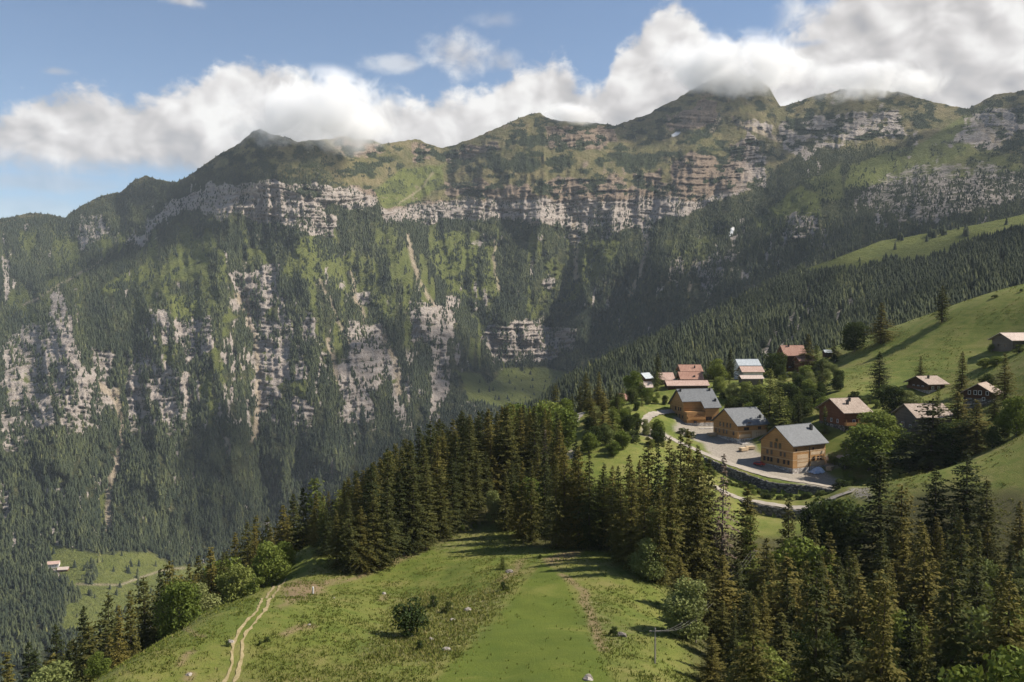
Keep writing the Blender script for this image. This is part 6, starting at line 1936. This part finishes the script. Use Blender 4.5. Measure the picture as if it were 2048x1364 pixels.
# more greenery between the houses and round the bend
n1_ = len(NEAR)
HOUSES = [(o.location.x, o.location.y) for o in scene.objects if o.type == 'EMPTY' and o.get('category') in ('chalet', 'house', 'barn', 'shed', 'hut', 'cabin')]
roadpts = [p for p in up_road]
for k in range(9000):
    px, Y = trng.uniform(1170, 1830), trng.uniform(300, 470)
    x = (px - 1024) / F * Y
    if any((x - a) ** 2 + (Y - b) ** 2 < 4.2 ** 2 for a, b, _ in NEAR) or any((x - a) ** 2 + (Y - b) ** 2 < 13.5 ** 2 for a, b in HOUSES):
        continue
    zz = hill(x, Y)
    row = 620 - zz / Y * F
    if min((x - a) ** 2 + (Y - b) ** 2 for a, b in roadpts) < 7.5 ** 2:
        continue
    reg = None
    if 1160 < px < 1330 and 800 < row < 985:
        reg = ('tree or bush in the greenery round the bend of the gravel road', 6.5)
    elif 1450 < px < 1650 and 765 < row < 862:
        reg = ('tree in the green belt behind the slate roofed houses', 8.0)
    elif 1540 < px < 1690 and 725 < row < 800 and trng.random() < 0.5:
        reg = ('tree at the foot of the upper meadow above the slate roofed houses', 6.0)
    elif 1230 < px < 1460 and 752 < row < 800 and Y > 395:
        reg = ('small tree among the old roofs at the far end of the hamlet', 4.5)
    elif 1690 < px < 1830 and 800 < row < 900 and trng.random() < 0.35:
        reg = ('shrub between the chalets on the slope right of the slate roofed houses', 4.0)
    if reg is None:
        continue
    h = reg[1] * trng.uniform(0.45, 1.25) * (1.5 if row > 905 and px < 1330 else 1)
    kd = trng.choice(['bush', 'darkbush', 'silver', 'broad']) if h < 4.5 else trng.choice(['broad', 'dark', 'silver', 'larch', 'dark'])
    put_tree(kd, x, Y, min(h, 4.5) if kd in ('bush', 'darkbush') else h, reg[0], 'greenery of the hamlet', 1.15)
    if len(NEAR) - n1_ > 150:
        break
print('hamlet greenery', len(NEAR) - n1_)
# shrubs on the two banks by the retaining walls
k = 0
WA = resample(WALL_A, 0.6)
for i in range(78):
    k_ = trng.randrange(2, len(WA) - 2)
    d = (WA[k_ + 1] - WA[k_ - 1]).normalized()
    p = WA[k_] + Vector((d.y, -d.x)) * (2.2 + 8.5 * trng.random())
    if min((p.x - a) ** 2 + (p.y - b) ** 2 for a, b in ((66, 290), (71, 283.5), (77, 279.5), (83, 276), (90, 272), (97, 268.5), (103, 265), (68.5, 287), (74, 281.5), (80, 277.7), (86.5, 274), (93.5, 270.2))) < 2.6 ** 2:
        continue
    put_tree(trng.choice(['darkbush', 'darkbush', 'bush']), p.x, p.y, trng.uniform(0.7, 2.2), 'low shrub in the overgrown bank between the two retaining walls', 'shrubs on the road bank', trng.uniform(1.1, 2.0))
# the spruces that show largest stay single things; the rest of the closed stands is one mass
FILL.sort(key=lambda r: -r[0])
n_sp = sum(1 for o in scene.objects if o.type == 'EMPTY' and o.name.startswith('spruce_tree'))
room = max(0, 290 - n_sp)
near_base = list(NEAR)
for r in FILL[:room]:
    put_tree('spruce', r[1], r[2], r[3], r[4], r[5], r[6])
rest = FILL[room:]
print('near trees', len(near_base), 'single spruces', n_sp + room, 'in mass', len(rest))
crown_o = next(o for o in scene.objects if o.name.startswith('crown') and o.data == PROTO['spruce'][0][1])
trunk_o = next(o for o in scene.objects if o.name.startswith('trunk') and o.data == PROTO['spruce'][0][0])
me = bpy.data.meshes.new('spruce_stand')
me.from_pydata([(r[1], r[2], hill(r[1], r[2]) - 0.1) for r in rest], [], [])
a1 = me.attributes.new('size', 'FLOAT_VECTOR', 'POINT')
a2 = me.attributes.new('turn', 'FLOAT_VECTOR', 'POINT')
for i, r in enumerate(rest):
    s_ = r[3] / 25.0
    w_ = s_ * trng.uniform(0.9, 1.1)
    a1.data[i].vector = (w_, w_, s_)
    a2.data[i].vector = (0, 0, trng.uniform(0, 6.28))
so = tag(link('spruce_stand', me), kind='stuff')
ng = bpy.data.node_groups.new('spruce stand', 'GeometryNodeTree')
ng.interface.new_socket('Geometry', in_out='INPUT', socket_type='NodeSocketGeometry')
ng.interface.new_socket('Geometry', in_out='OUTPUT', socket_type='NodeSocketGeometry')
gi, go = ng.nodes.new('NodeGroupInput'), ng.nodes.new('NodeGroupOutput')
jn = ng.nodes.new('GeometryNodeJoinGeometry')
for ob in (crown_o, trunk_o):
    oi = ng.nodes.new('GeometryNodeObjectInfo')
    oi.inputs['Object'].default_value = ob
    ng.links.new(oi.outputs['Geometry'], jn.inputs[0])
g2i = ng.nodes.new('GeometryNodeGeometryToInstance')
ng.links.new(jn.outputs[0], g2i.inputs[0])
ip = ng.nodes.new('GeometryNodeInstanceOnPoints')
ng.links.new(gi.outputs[0], ip.inputs['Points'])
ng.links.new(g2i.outputs[0], ip.inputs['Instance'])
for nm, sk in (('size', 'Scale'), ('turn', 'Rotation')):
    na = ng.nodes.new('GeometryNodeInputNamedAttribute')
    na.data_type = 'FLOAT_VECTOR'
    na.inputs['Name'].default_value = nm
    ng.links.new(na.outputs[0], ip.inputs[sk])
ng.links.new(ip.outputs[0], go.inputs[0])
md = so.modifiers.new('stand', 'NODES')
md.node_group = ng

# ------------------------------------------------------------------ long grass and weeds of the pasture
rng = np.random.default_rng(301)
n = 90000
Yt = 96 + 150 * rng.uniform(0, 1, n) ** 1.2
pxt = rng.uniform(150, 1480, n)
xt = (pxt - 1024) / F * Yt
fm = poly_mask(xt, Yt, gpoly([(1085, 1124), (1055, 1160), (1015, 1205), (960, 1270), (900, 1330), (868, 1363)]) + [(-10, 100), (15, 100)] + gpoly([(1222, 1363), (1205, 1320), (1185, 1270), (1160, 1215), (1140, 1180), (1110, 1140)]), 1.5)
wm = poly_mask(xt, Yt, gpoly([(740, 1320), (770, 1230), (830, 1180), (950, 1180), (1040, 1140), (1010, 1210), (930, 1290), (880, 1330)]), 4)
tk = np.minimum(seg_dist(xt, Yt, [(p[0], p[1]) for p in trk]), 9)
pr = (0.10 + 0.5 * sstep(fbm(xt / 6, Yt / 6, 4, 303), 0.45, 0.65) + 0.7 * wm) * (1 - 0.93 * fm) * (tk > 1.3)
keep = rng.uniform(0, 1, n) < pr
xt, Yt, wm = xt[keep], Yt[keep], wm[keep]
n2_ = 13000
Y2 = rng.uniform(215, 470, n2_)
p2 = rng.uniform(1500, 2120, n2_)
x2 = (p2 - 1024) / F * Y2
k2 = (fbm(x2 / 9, Y2 / 9, 4, 305) > 0.47)
k2 &= np.all([(x2 - a) ** 2 + (Y2 - b) ** 2 > 10.5 ** 2 for a, b in HOUSES], axis=0) & (seg_dist(x2, Y2, [(p[0], p[1]) for p in up_road]) > 5) & ((p2 > 1690) | (Y2 > 345))
xt, Yt, wm = np.concatenate([xt, x2[k2]]), np.concatenate([Yt, Y2[k2]]), np.concatenate([wm, 1.3 * rng.uniform(0.3, 1, int(k2.sum()))])
n = len(xt)
zt = hill_np(xt, Yt)
V_, T_ = [], []
for k in range(5):
    a = rng.uniform(0, 6.283, n)
    hgt = (0.16 + 0.28 * rng.uniform(0, 1, n) ** 3 + 0.25 * wm * rng.uniform(0, 1, n)) * (1 - 0.25 * (Yt > 212))
    r = 0.20 * rng.uniform(0.5, 1.4, n)
    dx, dy = np.cos(a), np.sin(a)
    bx_, by_ = xt + dx * r, Yt + dy * r
    ww = 0.07 * rng.uniform(0.7, 1.4, n) * (1 + (Yt > 212) * 1.2)
    V_.append(np.stack([np.stack([bx_ - dy * ww, by_ + dx * ww, zt - 0.05], -1), np.stack([bx_ + dy * ww, by_ - dx * ww, zt - 0.05], -1), np.stack([bx_ + dx * hgt * 0.6, by_ + dy * hgt * 0.6, zt + hgt], -1)], 1))
    T_.append(np.repeat(np.clip(rng.normal(0.45, 0.2, n) + 0.2 * wm, 0, 1), 3))
V_ = np.concatenate(V_).reshape(-1, 3)
T_ = np.concatenate(T_)
me = mesh_from('grass', V_, np.arange(len(V_)).reshape(-1, 3))
set_attr(me, 'tint', np.stack([T_, T_, T_, T_ * 0 + 1], -1))
tag(link('grass', me, foliage_mat('pasture grass blades', [(0.0, (0.05, 0.07, 0.012)), (0.5, (0.11, 0.13, 0.024)), (0.8, (0.19, 0.18, 0.05)), (1.0, (0.27, 0.22, 0.10))], 0.25, 'tint')), kind='stuff')
